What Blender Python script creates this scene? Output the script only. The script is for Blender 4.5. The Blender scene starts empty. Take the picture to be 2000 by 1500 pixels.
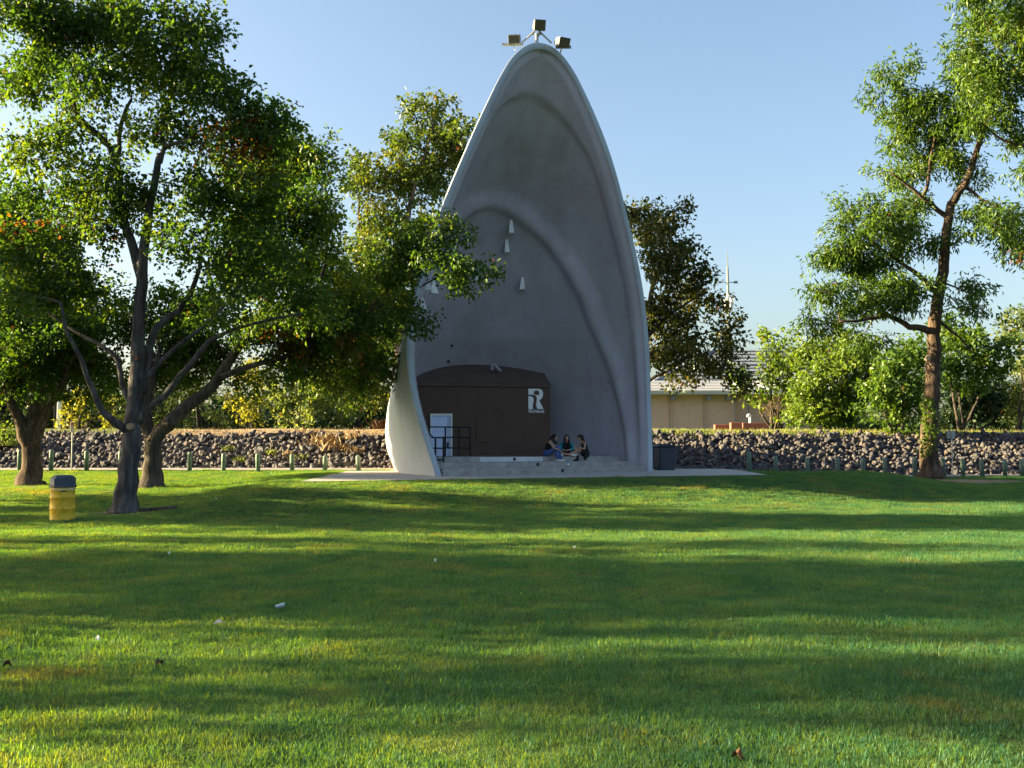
import bpy, bmesh, math, random
import numpy as np
from mathutils import Vector, Matrix

# ------------------------------------------------------------------ camera, sky, sun, exposure
S = bpy.context.scene
COL = S.collection
F_PX, EYE = 2000.0, 1.75
PITCH = math.atan(125 / 2000)
cam = bpy.data.cameras.new('camera')
cam.lens = 36.0
cam.sensor_width = 36.0
cam.clip_end = 3000
cam_o = bpy.data.objects.new('camera', cam)
cam_o.location = (0, 0, EYE)
cam_o.rotation_euler = (math.pi / 2 + PITCH, 0, 0)
COL.objects.link(cam_o)
S.camera = cam_o

SUN_EL, SUN_AZ = math.radians(15), math.radians(-86)      # azimuth from +Y, clockwise positive
world = bpy.data.worlds.new('World')
S.world = world
world.use_nodes = True
wn = world.node_tree.nodes
sky = wn.new('ShaderNodeTexSky')
sky.sky_type = 'NISHITA'
sky.sun_disc = False
sky.sun_elevation = SUN_EL
sky.sun_rotation = SUN_AZ
sky.altitude = 100
sky.air_density = 1.0
sky.dust_density = 3.6
sky.ozone_density = 1.6
bg = wn['Background']
bg.inputs[1].default_value = 0.05
world.node_tree.links.new(sky.outputs[0], bg.inputs[0])
sun = bpy.data.lights.new('sun', 'SUN')
sun.energy = 5.0
sun.angle = math.radians(0.53)
sun.color = (1.0, 0.80, 0.42)
sun_o = bpy.data.objects.new('sun', sun)
SUND = Vector((math.sin(SUN_AZ) * math.cos(SUN_EL), math.cos(SUN_AZ) * math.cos(SUN_EL), math.sin(SUN_EL)))
sun_o.rotation_euler = SUND.to_track_quat('Z', 'Y').to_euler()
sun_o.location = SUND * 200
COL.objects.link(sun_o)
S.view_settings.view_transform = 'Standard'
S.view_settings.look = 'None'
S.view_settings.gamma = 1
S.view_settings.use_curve_mapping = False
S.view_settings.exposure = 2.8
S.render.engine = 'CYCLES'
S.cycles.max_bounces = 6
S.cycles.diffuse_bounces = 3
S.cycles.transmission_bounces = 4
S.cycles.use_denoising = True

rng = np.random.default_rng(7)
random.seed(7)

# ------------------------------------------------------------------ helpers
_F = np.array([0, math.cos(PITCH), math.sin(PITCH)])
_U = np.array([0, -math.sin(PITCH), math.cos(PITCH)])
_C = np.array([0, 0, EYE])


def at(px, py, Y):
    """The point of the place that lies at depth Y on the sight line through a pixel of the photograph."""
    d = _F * F_PX + np.array([px - 1000.0, 0, 0]) + _U * (750.0 - py)
    return _C + d * (Y / d[1])


def smooth(a, b, x):
    t = np.clip((np.asarray(x, float) - a) / (b - a), 0, 1)
    return t * t * (3 - 2 * t)


def tag(o, label=None, cat=None, group=None, kind=None):
    if label: o['label'] = label
    if cat: o['category'] = cat
    if group: o['group'] = group
    if kind: o['kind'] = kind
    return o


def empty(name, loc, label=None, cat=None, group=None, kind=None):
    o = bpy.data.objects.new(name, None)
    o.empty_display_size = 0.2
    o.location = [float(v) for v in loc]
    COL.objects.link(o)
    return tag(o, label, cat, group, kind)


def root_of(o):
    while o.parent: o = o.parent
    return o


def link(name, me, parent=None):
    o = bpy.data.objects.new(name, me)
    COL.objects.link(o)
    if parent is not None: o.parent = parent
    return o


def mesh(name, verts, faces, mat, parent=None, smooth_sh=False):
    """World-space geometry as one object; under a parent it is stored relative to the thing's base."""
    v = np.asarray(verts, float)
    if parent is not None:
        v = v - np.array(root_of(parent).location)
    me = bpy.data.meshes.new(name)
    me.from_pydata(v.tolist(), [], [list(map(int, f)) for f in faces])
    for m in (mat if isinstance(mat, (list, tuple)) else [mat]):
        me.materials.append(m)
    if smooth_sh:
        me.polygons.foreach_set('use_smooth', np.ones(len(me.polygons), bool))
    me.update()
    return link(name, me, parent)


def tri_mesh(name, v, t, mat, parent=None, tint=None, base=None, smooth_sh=False):
    """Fast triangle mesh from arrays, with an optional per-vertex colour called tint."""
    v = np.asarray(v, np.float32)
    if parent is not None:
        v = v - np.array(root_of(parent).location, np.float32)
    t = np.asarray(t, np.int32)
    me = bpy.data.meshes.new(name)
    me.vertices.add(len(v)); me.vertices.foreach_set('co', v.ravel())
    me.loops.add(t.size); me.loops.foreach_set('vertex_index', t.ravel())
    me.polygons.add(len(t))
    me.polygons.foreach_set('loop_start', np.arange(0, t.size, 3, dtype=np.int32))
    me.polygons.foreach_set('loop_total', np.full(len(t), 3, np.int32))
    me.materials.append(mat)
    if tint is not None:
        a = me.color_attributes.new('tint', 'FLOAT_COLOR', 'POINT')
        a.data.foreach_set('color', np.asarray(tint, np.float32).ravel())
    if smooth_sh:
        me.polygons.foreach_set('use_smooth', np.ones(len(t), bool))
    me.update(calc_edges=True)
    me.validate()
    return link(name, me, parent)


class Geo:
    """Collects boxes, tubes, lathes and prisms into one vertex and face list."""
    def __init__(s): s.v, s.f = [], []
    def add(s, v, f):
        n = len(s.v); s.v += [tuple(map(float, p)) for p in v]; s.f += [[i + n for i in q] for q in f]; return s
    def box(s, c, size, rz=0.0, taper=1.0, bev=0.0):
        sx, sy, sz = [k / 2 for k in size]
        bv = min(bev, sx * .9, sy * .9, sz * .9)
        co, si = math.cos(rz), math.sin(rz)
        if bv <= 0:
            pts = [(x * (taper if z > 0 else 1), y * (taper if z > 0 else 1), z) for z in (-sz, sz) for x, y in ((-sx, -sy), (sx, -sy), (sx, sy), (-sx, sy))]
            fs = [(3, 2, 1, 0), (4, 5, 6, 7), (0, 1, 5, 4), (1, 2, 6, 5), (2, 3, 7, 6), (3, 0, 4, 7)]
        else:
            pts, fs = [], []
            ring = lambda z, i: [(-sx + i, -sy, z), (sx - i, -sy, z), (sx, -sy + i, z), (sx, sy - i, z), (sx - i, sy, z), (-sx + i, sy, z), (-sx, sy - i, z), (-sx, -sy + i, z)]
            for z, k in ((-sz, 1), (-sz + bv, 0), (sz - bv, 0), (sz, 1)):
                r = ring(z, bv)
                if k: r = [(x * (1 - bv / sx), y * (1 - bv / sy), z) for x, y, z in r]
                if z > 0: r = [(x * taper, y * taper, z) for x, y, z in r]
                pts += r
            for k in range(3):
                for i in range(8):
                    j = (i + 1) % 8
                    fs.append((k * 8 + i, k * 8 + j, k * 8 + 8 + j, k * 8 + 8 + i))
            fs += [tuple(range(7, -1, -1)), tuple(range(24, 32))]
        return s.add([(c[0] + x * co - y * si, c[1] + x * si + y * co, c[2] + z) for x, y, z in pts], fs)
    def tube(s, pts, rad, n=8, cap=True):
        pts = np.asarray(pts, float)
        rad = np.broadcast_to(np.asarray(rad, float), (len(pts),))
        tan = np.gradient(pts, axis=0); tan /= np.linalg.norm(tan, axis=1)[:, None] + 1e-9
        ref = np.array([0, 0, 1.0]) if abs(tan[0][2]) < .8 else np.array([1.0, 0, 0])
        V, Fc = [], []
        u = np.cross(tan[0], ref); u /= np.linalg.norm(u)
        for k in range(len(pts)):
            u = u - tan[k] * (u @ tan[k]); u /= np.linalg.norm(u) + 1e-9
            w = np.cross(tan[k], u)
            for i in range(n):
                a = 2 * math.pi * i / n
                V.append(pts[k] + rad[k] * (math.cos(a) * u + math.sin(a) * w))
        for k in range(len(pts) - 1):
            for i in range(n):
                j = (i + 1) % n
                Fc.append((k * n + i, k * n + j, k * n + n + j, k * n + n + i))
        if cap:
            Fc += [tuple(range(n - 1, -1, -1)), tuple(range((len(pts) - 1) * n, len(pts) * n))]
        return s.add(V, Fc)
    def lathe(s, c, prof, n=32):
        V, Fc = [], []
        for r, z in prof:
            for i in range(n):
                a = 2 * math.pi * i / n
                V.append((c[0] + r * math.cos(a), c[1] + r * math.sin(a), c[2] + z))
        for k in range(len(prof) - 1):
            for i in range(n):
                j = (i + 1) % n
                Fc.append((k * n + i, k * n + j, k * n + n + j, k * n + n + i))
        Fc += [tuple(range(n - 1, -1, -1)), tuple(range((len(prof) - 1) * n, len(prof) * n))]
        return s.add(V, Fc)
    def prism(s, poly, d):
        """poly: points of a planar outline, d: offset vector to the other face."""
        n = len(poly); d = np.asarray(d, float)
        V = [np.asarray(p, float) for p in poly] + [np.asarray(p, float) + d for p in poly]
        return s.add(V, [tuple(range(n - 1, -1, -1)), tuple(range(n, 2 * n))] + [(i, (i + 1) % n, n + (i + 1) % n, n + i) for i in range(n)])
    def obj(s, name, mat, parent=None, smooth_sh=False):
        return mesh(name, s.v, s.f, mat, parent, smooth_sh)


# ------------------------------------------------------------------ materials
def material(name, rough=.8, spec=.3):
    m = bpy.data.materials.new(name); m.use_nodes = True
    nt = m.node_tree; b = nt.nodes['Principled BSDF']
    b.inputs['Roughness'].default_value = rough
    b.inputs['Specular IOR Level'].default_value = spec
    return m, nt, b


def noise_ramp(nt, stops, scale=4.0, detail=6.0, coord='Object', stretch=(1, 1, 1), rough=.6, dist=0.0):
    tc = nt.nodes.new('ShaderNodeTexCoord'); mp = nt.nodes.new('ShaderNodeMapping')
    mp.inputs['Scale'].default_value = stretch
    nz = nt.nodes.new('ShaderNodeTexNoise'); nz.inputs['Scale'].default_value = scale
    nz.inputs['Detail'].default_value = detail; nz.inputs['Roughness'].default_value = rough
    nz.inputs['Distortion'].default_value = dist
    rp = nt.nodes.new('ShaderNodeValToRGB')
    if coord == 'World':
        g = nt.nodes.new('ShaderNodeNewGeometry'); nt.links.new(g.outputs['Position'], mp.inputs['Vector'])
    else:
        nt.links.new(tc.outputs[coord], mp.inputs['Vector'])
    nt.links.new(mp.outputs[0], nz.inputs['Vector']); nt.links.new(nz.outputs['Fac'], rp.inputs[0])
    el = rp.color_ramp.elements
    while len(el) < len(stops): el.new(.5)
    for e, (p, c) in zip(el, stops):
        e.position = p; e.color = (*c, 1)
    return rp, nz


def mix(nt, a, b, fac, mode='MIX'):
    n = nt.nodes.new('ShaderNodeMix'); n.data_type = 'RGBA'; n.blend_type = mode
    for sock, val in ((n.inputs[6], a), (n.inputs[7], b), (n.inputs[0], fac)):
        if hasattr(val, 'links') or hasattr(val, 'is_linked'): nt.links.new(val, sock)
        elif isinstance(val, (int, float)): sock.default_value = val
        else: sock.default_value = (*val, 1)
    return n.outputs[2]


def bump(nt, b, src, strength=.3, dist=.02):
    bp = nt.nodes.new('ShaderNodeBump'); bp.inputs['Strength'].default_value = strength
    bp.inputs['Distance'].default_value = dist
    nt.links.new(src, bp.inputs['Height']); nt.links.new(bp.outputs[0], b.inputs['Normal'])


def plain(name, c, rough=.6, var=.15, scale=6, spec=.3, metal=0.0, bump_s=.0, stretch=(1, 1, 1)):
    m, nt, b = material(name, rough, spec)
    lo = tuple(k * (1 - var) for k in c); hi = tuple(min(1, k * (1 + var)) for k in c)
    rp, nz = noise_ramp(nt, [(.3, lo), (.7, hi)], scale, stretch=stretch)
    nt.links.new(rp.outputs[0], b.inputs['Base Color'])
    b.inputs['Metallic'].default_value = metal
    if bump_s: bump(nt, b, nz.outputs['Fac'], bump_s)
    return m


def leaf_material(name, dark, mid, light, rust=(.15, .048, .016), trans=.45):
    m = bpy.data.materials.new(name); m.use_nodes = True
    nt = m.node_tree; nt.nodes.remove(nt.nodes['Principled BSDF']); out = nt.nodes['Material Output']
    at_ = nt.nodes.new('ShaderNodeAttribute'); at_.attribute_name = 'tint'
    sep = nt.nodes.new('ShaderNodeSeparateColor'); nt.links.new(at_.outputs['Color'], sep.inputs[0])
    rp = nt.nodes.new('ShaderNodeValToRGB')
    el = rp.color_ramp.elements; el.new(.5)
    for e, (p, c) in zip(el, ((0, dark), (.55, mid), (1, light))): e.position = p; e.color = (*c, 1)
    nt.links.new(sep.outputs[0], rp.inputs[0])
    colr = mix(nt, rp.outputs[0], rust, sep.outputs[1])
    df = nt.nodes.new('ShaderNodeBsdfDiffuse'); tr = nt.nodes.new('ShaderNodeBsdfTranslucent')
    gl = nt.nodes.new('ShaderNodeBsdfGlossy'); gl.inputs['Roughness'].default_value = .38
    gl.inputs['Color'].default_value = (.7, .75, .7, 1)
    tcol = mix(nt, colr, (1.9, 1.75, .5), 1.0, 'MULTIPLY')
    nt.links.new(colr, df.inputs['Color']); nt.links.new(tcol, tr.inputs['Color'])
    mx = nt.nodes.new('ShaderNodeMixShader'); mx.inputs[0].default_value = trans
    nt.links.new(df.outputs[0], mx.inputs[1]); nt.links.new(tr.outputs[0], mx.inputs[2])
    m2 = nt.nodes.new('ShaderNodeMixShader'); m2.inputs[0].default_value = .022
    nt.links.new(mx.outputs[0], m2.inputs[1]); nt.links.new(gl.outputs[0], m2.inputs[2])
    nt.links.new(m2.outputs[0], out.inputs[0])
    return m


def bark_material(name, a, b_, c, scale=7):
    m, nt, b = material(name, .95, .1)
    rp, nz = noise_ramp(nt, [(.3, a), (.5, b_), (.72, c)], scale, 8, stretch=(1, 1, .22), dist=.6)
    rp2, n2 = noise_ramp(nt, [(.45, (.8, .8, .8)), (.62, (1.25, 1.22, 1.2))], 1.3, 3)
    nt.links.new(mix(nt, rp.outputs[0], rp2.outputs[0], 1.0, 'MULTIPLY'), b.inputs['Base Color'])
    bump(nt, b, nz.outputs['Fac'], 1.0, .06)
    return m


def grass_ground_material():
    m, nt, b = material('lawn_soil_and_grass', .95, .1)
    rp, nz = noise_ramp(nt, [(.32, (.018, .036, .010)), (.5, (.038, .070, .014)), (.68, (.075, .10, .022))], 14, 10, 'World', (1, .6, 1))
    rp2, n2 = noise_ramp(nt, [(.44, (0, 0, 0)), (.66, (1, 1, 1))], .55, 5, 'World')
    big = mix(nt, rp.outputs[0], (.085, .105, .028), rp2.outputs[0])
    a = nt.nodes.new('ShaderNodeAttribute'); a.attribute_name = 'dirt'
    d1, dn = noise_ramp(nt, [(.3, (.20, .14, .085)), (.7, (.34, .25, .16))], 2.5, 8, 'World')
    nt.links.new(mix(nt, big, d1.outputs[0], a.outputs['Fac']), b.inputs['Base Color'])
    bump(nt, b, nz.outputs['Fac'], .8, .05)
    return m


def blade_material():
    m = bpy.data.materials.new('grass_blades'); m.use_nodes = True
    nt = m.node_tree; nt.nodes.remove(nt.nodes['Principled BSDF']); out = nt.nodes['Material Output']
    rp, nz = noise_ramp(nt, [(.3, (.026, .115, .082)), (.5, (.052, .158, .086)), (.68, (.090, .188, .084)), (.82, (.15, .20, .09))], 1.1, 6, 'World', rough=.7)
    at_ = nt.nodes.new('ShaderNodeAttribute'); at_.attribute_name = 'tint'
    dry, dn = noise_ramp(nt, [(.56, (0, 0, 0)), (.74, (.75, .75, .75))], .45, 7, 'World', rough=.75)
    clo, cn = noise_ramp(nt, [(.60, (0, 0, 0)), (.66, (.8, .8, .8))], .8, 5, 'World', (1, 1.3, 1), rough=.7)
    gcol = mix(nt, mix(nt, rp.outputs[0], (.175, .165, .085), dry.outputs[0]), (.030, .125, .060), clo.outputs[0])
    colr = mix(nt, gcol, at_.outputs['Color'], 1.0, 'MULTIPLY')
    df = nt.nodes.new('ShaderNodeBsdfDiffuse'); tr = nt.nodes.new('ShaderNodeBsdfTranslucent')
    gl = nt.nodes.new('ShaderNodeBsdfGlossy'); gl.inputs['Roughness'].default_value = .35
    tcol = mix(nt, colr, (3.7, 2.1, .05), 1.0, 'MULTIPLY')
    nt.links.new(colr, df.inputs['Color']); nt.links.new(tcol, tr.inputs['Color'])
    mx = nt.nodes.new('ShaderNodeMixShader'); mx.inputs[0].default_value = .46
    nt.links.new(df.outputs[0], mx.inputs[1]); nt.links.new(tr.outputs[0], mx.inputs[2])
    m2 = nt.nodes.new('ShaderNodeMixShader'); m2.inputs[0].default_value = .008
    nt.links.new(mx.outputs[0], m2.inputs[1]); nt.links.new(gl.outputs[0], m2.inputs[2])
    nt.links.new(m2.outputs[0], out.inputs[0])
    return m


def shell_material(name, g, warm):
    m, nt, b = material(name, .85, .15)
    rp, nz = noise_ramp(nt, [(.3, tuple(g * .88 * k for k in warm)), (.7, tuple(g * 1.1 * k for k in warm))], .5, 8, 'World', (1, 1, .7))
    r2, n2 = noise_ramp(nt, [(.30, (.92, .91, .90)), (.60, (1.03, 1.03, 1.04))], 1.2, 6, 'World', (1, 1, .25))
    c1 = mix(nt, rp.outputs[0], r2.outputs[0], 1.0, 'MULTIPLY')
    r3, n3 = noise_ramp(nt, [(.735, (0, 0, 0)), (.75, (1, 1, 1))], 2.6, 9, 'World', rough=.75)
    r4, n4 = noise_ramp(nt, [(.52, (1, 1, 1)), (.72, (.91, .87, .85))], .33, 7, 'World', (1, 1, 1.6), rough=.7)
    c1 = mix(nt, c1, r4.outputs[0], 1.0, 'MULTIPLY')
    # faint board lines and rain streaks
    gp = nt.nodes.new('ShaderNodeNewGeometry'); sx = nt.nodes.new('ShaderNodeSeparateXYZ'); nt.links.new(gp.outputs['Position'], sx.inputs[0])
    m1 = nt.nodes.new('ShaderNodeMath'); m1.operation = 'MULTIPLY'; m1.inputs[1].default_value = .82; nt.links.new(sx.outputs[2], m1.inputs[0])
    m2 = nt.nodes.new('ShaderNodeMath'); m2.operation = 'FRACT'; nt.links.new(m1.outputs[0], m2.inputs[0])
    m3 = nt.nodes.new('ShaderNodeMath'); m3.operation = 'LESS_THAN'; m3.inputs[1].default_value = .022; nt.links.new(m2.outputs[0], m3.inputs[0])
    r5, n5 = noise_ramp(nt, [(.45, (0, 0, 0)), (.7, (.35, .35, .35))], .6, 4, 'World')
    m4 = nt.nodes.new('ShaderNodeMath'); m4.operation = 'MULTIPLY'; nt.links.new(m3.outputs[0], m4.inputs[0]); nt.links.new(r5.outputs[0], m4.inputs[1])
    c1 = mix(nt, c1, tuple(g * .6 * k for k in warm), m4.outputs[0])
    r6, n6 = noise_ramp(nt, [(.50, (1, 1, 1)), (.68, (.92, .915, .91))], 2.4, 5, 'World', (1, 1, .07), rough=.6)
    c1 = mix(nt, c1, r6.outputs[0], 1.0, 'MULTIPLY')
    c2 = mix(nt, c1, (.75, .75, .74), r3.outputs[0]) if g < .5 else c1
    nt.links.new(c2, b.inputs['Base Color'])
    f, fn = noise_ramp(nt, [(0, (0, 0, 0)), (1, (1, 1, 1))], 9, 8, 'World')
    bump(nt, b, fn.outputs['Fac'], .25, .03)
    return m


def rock_material():
    m, nt, b = material('basalt', .85, .25)
    oi = nt.nodes.new('ShaderNodeAttribute'); oi.attribute_name = 'tint'
    rp, nz = noise_ramp(nt, [(.3, (.042, .040, .046)), (.7, (.095, .089, .089))], 5, 8, 'World')
    c = mix(nt, rp.outputs[0], oi.outputs['Color'], 1.0, 'MULTIPLY')
    nt.links.new(c, b.inputs['Base Color'])
    bump(nt, b, nz.outputs['Fac'], .5, .04)
    return m


MAT = dict(
    lawn=grass_ground_material(), blade=blade_material(), shell=shell_material('grey_painted_concrete', .37, (.99, .95, 1.10)), shell_out=shell_material('pale_painted_concrete', .43, (.84, .98, 1.14)), rock=rock_material(),
    step=plain('weathered_concrete', (.30, .29, .28), .9, .28, 3, bump_s=.2),
    slab=plain('pale_concrete_path', (.36, .34, .32), .9, .15, 2.5, bump_s=.1),
    path=plain('grey_asphalt_path', (.22, .20, .20), .95, .2, 5, bump_s=.2),
    brown=plain('brown_painted_wall', (.092, .058, .044), .8, .12, 1.5, bump_s=.05),
    brown_roof=plain('brown_room_roof', (.105, .072, .06), .85, .15, 1.5),
    white=plain('white_paint', (.74, .75, .76), .55, .05, 4),
    door=plain('pale_blue_white_door_paint', (.60, .70, .94), .5, .06, 3),
    black=plain('black_painted_steel', (.012, .012, .014), .45, .2, 8),
    pink=plain('reddish_footing_paint', (.36, .21, .17), .9, .2, 2, stretch=(1, 1, .3)),
    yellow=plain('yellow_drum_paint', (.60, .38, .025), .55, .26, 7, spec=.3),
    lid=plain('blue_grey_lid_plastic', (.035, .050, .078), .5, .12, 5),
    lidflap=plain('grey_flap', (.13, .16, .19), .5, .1, 6),
    bin=plain('dark_blue_grey_plastic', (.038, .045, .062), .55, .12, 4),
    post=plain('dark_green_post_paint', (.115, .175, .145), .6, .25, 9),
    steel=plain('galvanised_steel', (.30, .32, .33), .45, .12, 10, metal=.35),
    lampcase=plain('grey_aluminium_case', (.16, .155, .15), .4, .1, 8, metal=.4),
    glass=plain('dark_lamp_glass', (.045, .045, .045), .12, .3, 14, spec=.8),
    sand=plain('dry_tan_soil', (.33, .245, .16), .95, .25, 2.2, bump_s=.6),
    soil=plain('dark_gravel_soil', (.045, .042, .045), .95, .4, 6, bump_s=.5),
    berm=plain('berm_grass', (.085, .125, .020), .95, .35, 1.8, bump_s=.6),
    wallb=plain('tan_brick_wall', (.37, .275, .245), .9, .08, 2.5, bump_s=.1),
    roofm=plain('pale_ribbed_metal_roof', (.52, .52, .54), .45, .06, 3, metal=.1),
    roofs=plain('blue_grey_shingle_roof', (.17, .20, .25), .8, .12, 3),
    beam=plain('blue_grey_beam_paint', (.13, .14, .17), .7, .1, 4),
    redwall=plain('red_brick_ledge', (.30, .10, .075), .9, .15, 3),
    skin=plain('skin', (.42, .25, .18), .55, .08, 12),
    hair=plain('dark_hair', (.012, .009, .008), .5, .3, 20),
    jeans=plain('blue_denim', (.055, .095, .26), .85, .15, 14),
    blk=plain('black_cloth', (.010, .010, .012), .85, .2, 12),
    teal=plain('teal_knit', (.012, .20, .24), .85, .15, 14),
    shoe=plain('white_shoe', (.72, .72, .74), .6, .06, 12),
    can_blue=plain('blue_bottle', (.10, .30, .50), .3, .1, 9),
    red=plain('sign_red', (.55, .05, .05), .5, .05, 6),
    signwhite=plain('sign_white', (.72, .70, .70), .45, .05, 6),
    dryweed=plain('dry_straw', (.30, .215, .12), .95, .3, 8),
    greenweed=plain('yellow_green_weed', (.22, .26, .04), .9, .3, 8),
    brownleaf=plain('dead_leaf', (.10, .05, .028), .9, .3, 8),
    can_pale=plain('pale_cup_paper', (.34, .42, .46), .6, .1, 6),
    mast=plain('mast_grey_paint', (.13, .15, .16), .5, .1, 8),
    farwhite=plain('white_litter', (.8, .82, .82), .6, .04, 4),
    bark_a=bark_material('maple_bark', (.030, .028, .030), (.07, .066, .068), (.15, .14, .14)),
    bark_b=bark_material('dark_bark', (.030, .026, .024), (.065, .055, .048), (.11, .092, .08)),
    bark_r=bark_material('brown_locust_bark', (.036, .027, .021), (.078, .056, .043), (.15, .11, .088), 9),
    leaf_maple=leaf_material('maple_leaves', (.018, .050, .014), (.046, .096, .016), (.12, .15, .020), trans=.52),
    leaf_brown=leaf_material('turning_leaves', (.020, .033, .013), (.044, .060, .018), (.11, .085, .024)),
    leaf_mid=leaf_material('mixed_green_leaves', (.026, .055, .014), (.058, .095, .018), (.145, .135, .028)),
    leaf_locust=leaf_material('locust_leaves', (.034, .075, .018), (.065, .125, .022), (.115, .165, .028)),
    leaf_bright=leaf_material('bright_green_leaves', (.050, .095, .020), (.095, .155, .026), (.17, .215, .04)),
    leaf_pale=leaf_material('pale_green_leaves', (.05, .085, .03), (.10, .14, .06), (.22, .24, .12)),
    leaf_yellow=leaf_material('yellow_green_leaves', (.085, .10, .026), (.15, .16, .04), (.25, .22, .06)),
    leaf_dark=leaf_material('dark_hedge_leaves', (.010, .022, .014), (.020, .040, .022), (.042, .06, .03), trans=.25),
    leaf_tan=leaf_material('bare_twig_leaves', (.14, .09, .06), (.24, .16, .10), (.34, .25, .14)),
)

# ------------------------------------------------------------------ ground
def crest(X):
    return 32.8 + .33 * (np.asarray(X, float) + 4)


def ground(X, Y):
    X = np.asarray(X, float); Y = np.asarray(Y, float)
    bl = np.interp(Y, [0, 25, 28, 33.5, 36, 42, 44, 60], [0, 0, .1, .45, .47, .84, .88, .9])
    br = np.interp(Y, [0, 26, 30, 38, 44, 47, 60], [0, 0, .05, .36, .5, .53, .55])
    wx = smooth(4, 13, X)
    base = bl * (1 - wx) + br * wx
    yc = crest(np.clip(X, -8, 15))
    pz = .745 + .013 * (np.clip(Y, 30, 40) - 33)
    mf = smooth(yc - 7.0, yc - .2, Y)
    ml = smooth(-10.5, -6.6, X)
    mr = 1 - smooth(13, 17.5, X)
    mb = 1 - smooth(yc + 1.5, yc + 4.5, Y) * smooth(9, 13, X)
    z = base + np.maximum(0, pz - base) * mf * ml * mr * mb
    near = 1 - smooth(22, 30, Y)
    z = z + near * (.022 * np.sin(X * 1.3 + Y * .7) * np.sin(Y * 1.1 - X * .35) + .018 * np.sin(X * .55 - 1) * np.sin(Y * .62 + 2) + .010 * np.sin(X * 2.9 + 1.3 * Y) * np.sin(2.3 * Y))
    return z


def on_slab(X, Y, grow=0.0):
    yc = crest(X)
    return (X > -6.45 - grow) & (X < 9.2 + grow) & (Y > yc - .75 - grow) & (Y < yc + 9)


def dirt_amount(X, Y):
    d = np.exp(-(((X - 17.5) / 3.2) ** 2 + ((Y - 41.0) / 1.7) ** 2) ** 2)            # worn patch by the locust trunk
    d = np.maximum(d, np.exp(-(((X + 10.2) / .75) ** 2 + ((Y - 26.9) / .55) ** 2)))      # round the front maple
    d = np.maximum(d, .9 * np.exp(-(((X - 14.5) / 1.6) ** 2 + ((Y - 42.5) / 1.2) ** 2)))
    d = np.maximum(d, .7 * np.exp(-(((X + 16) / .9) ** 2 + ((Y - 34) / .7) ** 2)))
    return d


def sheet(name, xs, ys, zf, mat, attr=None):
    XX, YY = np.meshgrid(xs, ys)
    v = np.stack([XX, YY, zf(XX, YY)], -1).reshape(-1, 3)
    nx = len(xs); i, j = np.meshgrid(np.arange(nx - 1), np.arange(len(ys) - 1))
    a = (j * nx + i).ravel()
    t = np.concatenate([np.stack([a, a + 1, a + nx + 1], 1), np.stack([a, a + nx + 1, a + nx], 1)])
    o = tri_mesh(name, v, t, mat, smooth_sh=True)
    if attr:
        for k, fn in attr.items():
            at2 = o.data.attributes.new(k, 'FLOAT', 'POINT')
            at2.data.foreach_set('value', fn(XX, YY).ravel().astype(np.float32))
    return o


xs = np.concatenate([np.linspace(-400, -45, 12), np.arange(-44, 44.1, .4), np.linspace(45, 400, 12)])
ys = np.concatenate([np.linspace(-60, 1, 10), np.arange(1.5, 46.6, .3)])
lawn = sheet('lawn', xs, ys, ground, MAT['lawn'], dict(dirt=dirt_amount))
tag(lawn, kind='structure')

# concrete apron in front of the bandshell and the path at the foot of the levee, both following the ground
xs = np.arange(-6.45, 9.3, .25)
sl = []
for k in np.linspace(-.75, 8, 24):
    sl.append(np.stack([xs, crest(xs) + k, ground(xs, crest(xs) + k) + .02 + np.zeros_like(xs)], 1))
sl = np.array(sl); nr, nc = sl.shape[:2]
fs = [(r * nc + c, r * nc + c + 1, (r + 1) * nc + c + 1, (r + 1) * nc + c) for r in range(nr - 1) for c in range(nc - 1)]
apron = mesh('concrete_apron', sl.reshape(-1, 3), fs, MAT['slab'])
tag(apron, kind='structure')
xs = np.arange(-60, 60.1, .5)


def foot(X):                                   # where the levee meets the flat
    return 44.0 + 3.0 * smooth(8, 24, X)


pl = np.array([np.stack([xs, foot(xs) - k, ground(xs, foot(xs) - k) + .016], 1) for k in (2.0, 1.3, .6, -.3)])
nr, nc = pl.shape[:2]
fs = [(r * nc + c, (r + 1) * nc + c, (r + 1) * nc + c + 1, r * nc + c + 1)[::-1] for r in range(nr - 1) for c in range(nc - 1)]
tag(mesh('path', pl.reshape(-1, 3), fs, MAT['path']), kind='structure')

# ------------------------------------------------------------------ levee with riprap
LEV_D, LEV_Z = 6.2, 2.42


def levee_z(X, u):                             # u 0 at the foot, 1 at the top edge of the stones
    z0 = ground(X, foot(X))
    return z0 - .15 + (LEV_Z + .15 - z0) * u


xs = np.concatenate([np.linspace(-400, -62, 10), np.arange(-60, 60.1, 1.0), np.linspace(62, 400, 10)])
rows, us = [], [-.05, 0, .25, .5, .75, 1.0]
for u in us:
    rows.append(np.stack([xs, foot(xs) + LEV_D * u, levee_z(xs, u) - .05 + .05 * np.sin(xs * 1.7 + u * 9)], 1))
for dy, z in ((7.2, 2.60), (9.0, 2.72), (12, 2.78), (20, 2.8), (60, 2.8), (300, 2.8), (1500, 2.8)):
    rows.append(np.stack([xs, foot(xs) + dy, np.full_like(xs, z) + .03 * np.sin(xs * .9)], 1))
g = np.array(rows); nr, nc = g.shape[:2]
fs, mi = [], []
for r in range(nr - 1):
    for c in range(nc - 1):
        fs.append((r * nc + c, r * nc + c + 1, (r + 1) * nc + c + 1, (r + 1) * nc + c))
        X = .5 * (xs[c] + xs[c + 1])
        mi.append(0 if r < 5 else (1 if r in (5, 6) and -17.5 < X < -3 else 2))
levee = mesh('embankment', g.reshape(-1, 3), fs, [MAT['soil'], MAT['sand'], MAT['berm']])
levee.data.polygons.foreach_set('material_index', np.array(mi, np.int32))
tag(levee, kind='structure')


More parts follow.
